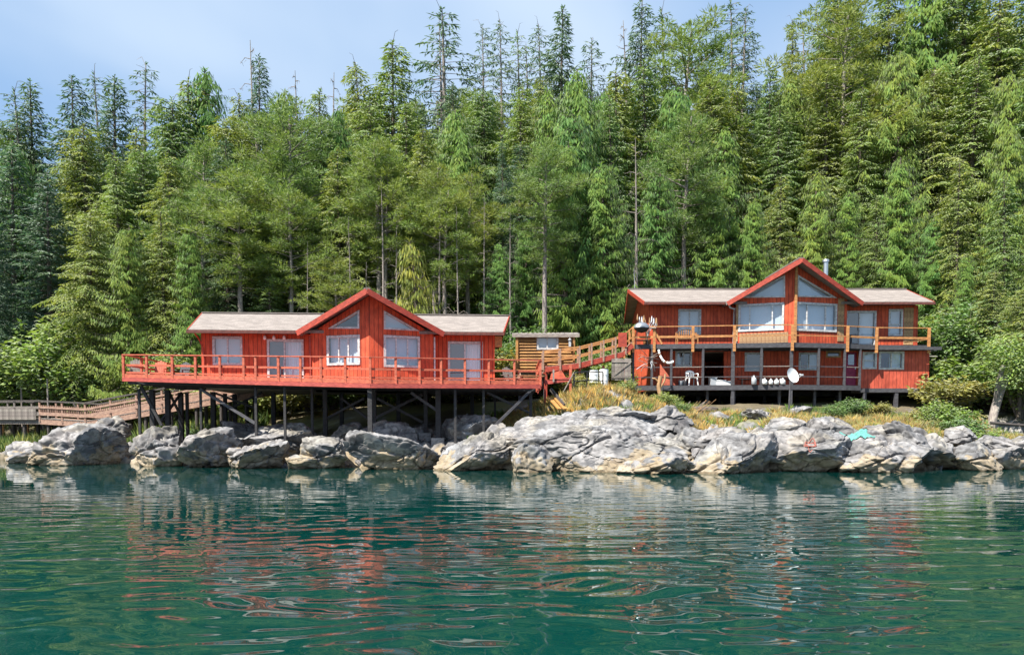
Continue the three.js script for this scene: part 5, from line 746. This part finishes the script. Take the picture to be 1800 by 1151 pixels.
  const fl = [V(0, 0, 0)]; const f0 = at(1158, 615, 39.2), f1 = at(1181, 637, 39.2), gl = thing('float_garland', 'string of white fishing floats curving under the balcony corner', 'garland', [f0.x, f0.y, -39.2]); const cur = new THREE.CatmullRomCurve3([V(0, 0, 0), V(.08, -.3, .03), V(.3, -.62, .05), V(.62, -.68, .03), V(.8, -.6, 0)]); part('rope', new THREE.TubeGeometry(cur, 30, .012, 5), M.ply, gl); for (let i = 0; i < 12; i++) { const p = cur.getPointAt((i + .5) / 12), s = new THREE.SphereGeometry(.062, 10, 8); s.scale(1, 1.2, 1).translate(p.x, p.y, p.z); part('float', s, i % 5 === 2 ? M.weatheredRed : M.whitePlastic, gl); }
  // boards stacked under the porch, net and rope on the rocks
  const pile = thing('board_pile', 'stack of old boards lying under the porch', 'lumber', [at(1225, 722, 38).x, surface(at(1225, 722, 38).x, 38) + .12, -38], .1); for (let i = 0; i < 7; i++) part('board', box(2 + .3 * noise(i, 2, 3), .045, .17, jit(R, .2), .05 * Math.floor(i / 2), -.2 + (i % 2) * .25 + jit(R, .04), 0, jit(R, .08)), M.greyWood[i % 3], pile);
  const twigs = thing('twig_heap', 'heap of dry twigs beside the boards under the porch', 'twigs', [at(1212, 708, 36.8).x, surface(at(1212, 708, 36.8).x, 36.8), -36.8]); for (let i = 0; i < 26; i++) { const x = jit(R, .5), l = .5 + .6 * R(); part('twig', rod(V(x, jit(R, .05) + .08, jit(R, .2)), V(x + l * .9, .25 + .5 * R(), jit(R, .3)), .016, .006, 4), i % 2 ? M.greyWood[2] : M.ply, twigs); }
// gear draped over the rocks: each point rests on the stone below it
  const stones = scene.children.filter(o => o.name.startsWith('boulder') || o.name === 'rocky_shore'), ray = new THREE.Raycaster(); scene.updateMatrixWorld(true);
  const rest = (x, z) => { ray.set(V(x, 8, z), V(0, -1, 0)); const h = ray.intersectObjects(stones, false)[0]; return h ? h.point.y : surface(x, -z); };
  const aim = (px, py) => { ray.set(camera.position, sight(px, py).normalize()); return ray.intersectObjects(stones, false)[0].point; };
  { const p = aim(1506, 766), n = 14, g = new THREE.PlaneGeometry(1, 1, n, n), q = g.attributes.position, Rn = RNG(3); for (let i = 0; i < q.count; i++) { const u = q.getX(i), v = q.getY(i), k = 1 + .5 * noise(u * 3 + 3, v * 3, 1), x = p.x + u * 1.15 * k, z = p.z - .1 - v * .75 * k; q.setXYZ(i, x - p.x, rest(x, z) + .035 + .07 * Math.abs(noise(u * 9, v * 9, 2)) - p.y, z - p.z); } g.computeVertexNormals(); const m = part('fishing_net', g, std(rgb(.12, .38, .34), .9, { side: THREE.DoubleSide, map: rep(wear, 3, 3) })); m.position.copy(p); tag(m, 'faded turquoise fishing net draped on the right rocks', 'net'); }
  { const p = aim(1426, 801), pts = []; for (let i = 0; i < 26; i++) { const a = i * .9, r = .1 + .16 * Math.abs(noise(i * .5, 2, 2)) + .05 * R(), x = p.x + Math.cos(a) * r * 1.3, z = p.z - .1 + Math.sin(a) * r; pts.push(V(x - p.x, rest(x, z) + .03 + .05 * R() - p.y, z - p.z)); } const m = part('rope_coil', tube(pts, .02, 160, 5), std(rgb(.26, .085, .065), .9)); m.position.copy(p); tag(m, 'small coil of reddish rope on the right rocks', 'rope'); }
  const log = thing('drift_log', 'thin grey log lying on the bank at the right edge', 'log'); const l0 = at(1742, 743, 33), l1 = at(1830, 750, 33); part('stem', rod(l0, l1, .07, .05, 8), M.pile, log); part('branch', rod(l0.clone().lerp(l1, .4), l0.clone().lerp(l1, .45).add(V(.1, .3, .1)), .025, .01, 5), M.pile, log); rebase(log, l0.x, l0.y, -33);
  const lt = at(1760, 640, 38), lean = thing('leaning_tree', 'leaning grey mossy trunk with forked limbs at the right edge', 'tree', [at(1742, 715, 37).x, surface(at(1742, 715, 37).x, 37) - .3, -37]); const tp = V(1.0, 3.2, -.5); part('trunk', [tube([V(0, 0, 0), V(.1, .9, 0), V(.45, 2.0, -.2), tp], .2, 20, 9), tube([V(.42, 1.9, -.2), V(.3, 2.7, 0), V(.5, 3.8, .1)], .11, 14, 7), tube([V(-.35, .05, .25), V(-.05, .3, .08), V(.05, .7, 0)], .1, 10, 7)], M.paleBark, lean); const F = new Leaves(), Rl = RNG(17); for (let i = 0; i < 2600; i++) { const c2 = [[1.4, 4.2, -.3], [.4, 4.6, .2], [2.2, 3.6, .2], [.9, 3.3, .6]][i % 4], a = Rl() * 6.28, r = 1.1 * Math.sqrt(Rl()); F.spray(c2[0] + Math.cos(a) * r, c2[1] + jit(Rl, .7), c2[2] + Math.sin(a) * r, Math.cos(a) + jit(Rl, .4), -.3 + jit(Rl, .4), Math.sin(a) + jit(Rl, .4), jit(Rl, .6), 1, jit(Rl, .6), .22, .05, tint(Rl, jit(Rl, .4), .3)); } const cm = new THREE.Mesh(F.geo(), GREEN.shrub[0]); cm.name = 'crown'; put(cm, lean);
}
// ---------- ground cover on the rocks ----------
{
  const blade = (n, h, lean, seed) => { const R = RNG(seed), F = new Leaves(); for (let i = 0; i < n; i++) { const a = R() * 6.28, l = lean * (.3 + R()), r = .08 * R(); F.spray(Math.cos(a) * r, 0, Math.sin(a) * r, Math.cos(a) * l, 1, Math.sin(a) * l, -Math.sin(a) + jit(R, .5), 0, Math.cos(a) + jit(R, .5), h * (.5 + .6 * R()), .012 + .008 * R(), tint(R, jit(R, .5), .35)); } return F.geo(); };
  const scatter = (name, label, g, mat, N, seed, spot, s0, s1, cols) => { const R = RNG(seed), im = new THREE.InstancedMesh(g, mat, N), m4 = new THREE.Matrix4(), c = new THREE.Color(); let n = 0; for (let t = 0; t < N * 30 && n < N; t++) { const q = spot(R); if (!q) continue; const s = s0 + (s1 - s0) * R(); m4.compose(V(q[0], surface(q[0], q[1]) - .03, -q[1]), new THREE.Quaternion().setFromEuler(new THREE.Euler(jit(R, .2), R() * 6.28, jit(R, .2))), V(s, s * (.7 + .6 * R()), s)); im.setMatrixAt(n, m4); const k = cols[Math.floor(R() * cols.length)], v = .75 + .5 * R(); im.setColorAt(n, c.setRGB(k[0] * v, k[1] * v, k[2] * v)); n++; } im.count = n; im.name = name; put(im, scene); tag(im, label, name.includes('grass') ? 'grass' : 'plants', null, 'stuff'); };
  const mat = new THREE.MeshPhysicalMaterial({ color: rgb(1, 1, 1), roughness: .9, transmission: .3, thickness: 0, vertexColors: true, side: THREE.DoubleSide, ior: 1.3 });
  const dry = [[.46, .34, .12], [.52, .40, .15], [.40, .31, .14], [.46, .29, .09], [.32, .32, .08]], green = [[.12, .19, .035], [.18, .23, .045], [.09, .15, .03]];
  const patch = (x, d, lo) => fbm(x * .7 + 3, 1, d * .7, 3) > lo;
  scatter('dry_grass', 'yellow dry grass over the mound between the houses', blade(26, .4, .8, 3), mat, 3000, 5, R => { const x = -.6 + 9.4 * R(), d = 31.5 + 6.5 * R(); return patch(x, d, -.12) ? [x, d] : null; }, .6, 1.15, dry);
  scatter('dry_grass', 'golden dry grass on the bank below the right house', blade(26, .4, .9, 4), mat, 4200, 6, R => { const x = 8.5 + 15 * R(), d = 31.2 + 6.4 * R() + (x > 17 ? 1 * R() : 0); return patch(x, d, x > 13.5 ? -.18 : .05) ? [x, d] : null; }, .55, 1.1, dry);
  scatter('green_grass', 'green grass tufts among the dry grass', blade(22, .38, .6, 7), mat, 1500, 8, R => { const x = -2 + 26 * R(), d = 31.5 + 7.5 * R(); return fbm(x * .5 + 9, 4, d * .5, 3) > .1 ? [x, d] : null; }, .6, 1.2, green);
  scatter('green_grass', 'grass and weeds on the low ground by the boardwalk', blade(22, .55, .6, 9), mat, 1800, 12, R => { const x = -31 + 17 * R(), d = 38.5 + 7 * R(); return patch(x, d, -.2) ? [x, d] : null; }, .8, 1.6, [...green, dry[4]]);
  const R = RNG(31); const B = (px, py, d, h, m, label) => { const p = at(px, py, d); const g = plant('shrub', p.x, d, h, { wide: 1.15, mat: m, row: 'shore' }); tag(g, label, 'bush', 'bushes on the shore'); };
  B(1465, 710, 37, .9, 1, 'dark green leafy bush beneath the porch corner'); B(1500, 690, 37.4, 1.2, 1, 'green leafy bush below the magenta door'); B(1660, 700, 36, 1.7, 0, 'bright green bush right of the right house stilts'); B(1690, 725, 34, 1.5, 1, 'dark bush on the right bank above the angular boulder'); B(1640, 720, 35.2, .9, 3, 'yellow bush on the right bank beside dry grass'); B(1725, 745, 33, 1.2, 0, 'low green bush by the drift log'); B(1545, 688, 38.2, 1.0, 3, 'rusty yellow bush under the right end stilts'); B(1170, 705, 36, 1.1, 2, 'yellow-green bush around the driftwood post'); B(1100, 695, 35.8, .9, 2, 'low yellowish bush on the mound below the gate'); B(1018, 660, 37.2, 1.5, 3, 'tall golden bush below the log shed corner'); B(1195, 715, 35.2, .8, 1, 'small green bush above the dark-faced boulder'); B(1670, 640, 39.5, 2.4, 3, 'tall yellowish bush behind the right house end'); B(1620, 705, 37.5, 1.0, 3, 'low orange-tinted bush at the right house stilts'); B(1250, 742, 31.5, .5, 1, 'tiny green clump in the rock cleft below the porch'); B(445, 730, 39, 1.2, 1, 'dark bush in the shade beneath the left deck'); B(360, 735, 38, 1.3, 1, 'green bush behind the left deck stilts');
}
renderer.render(scene, camera);
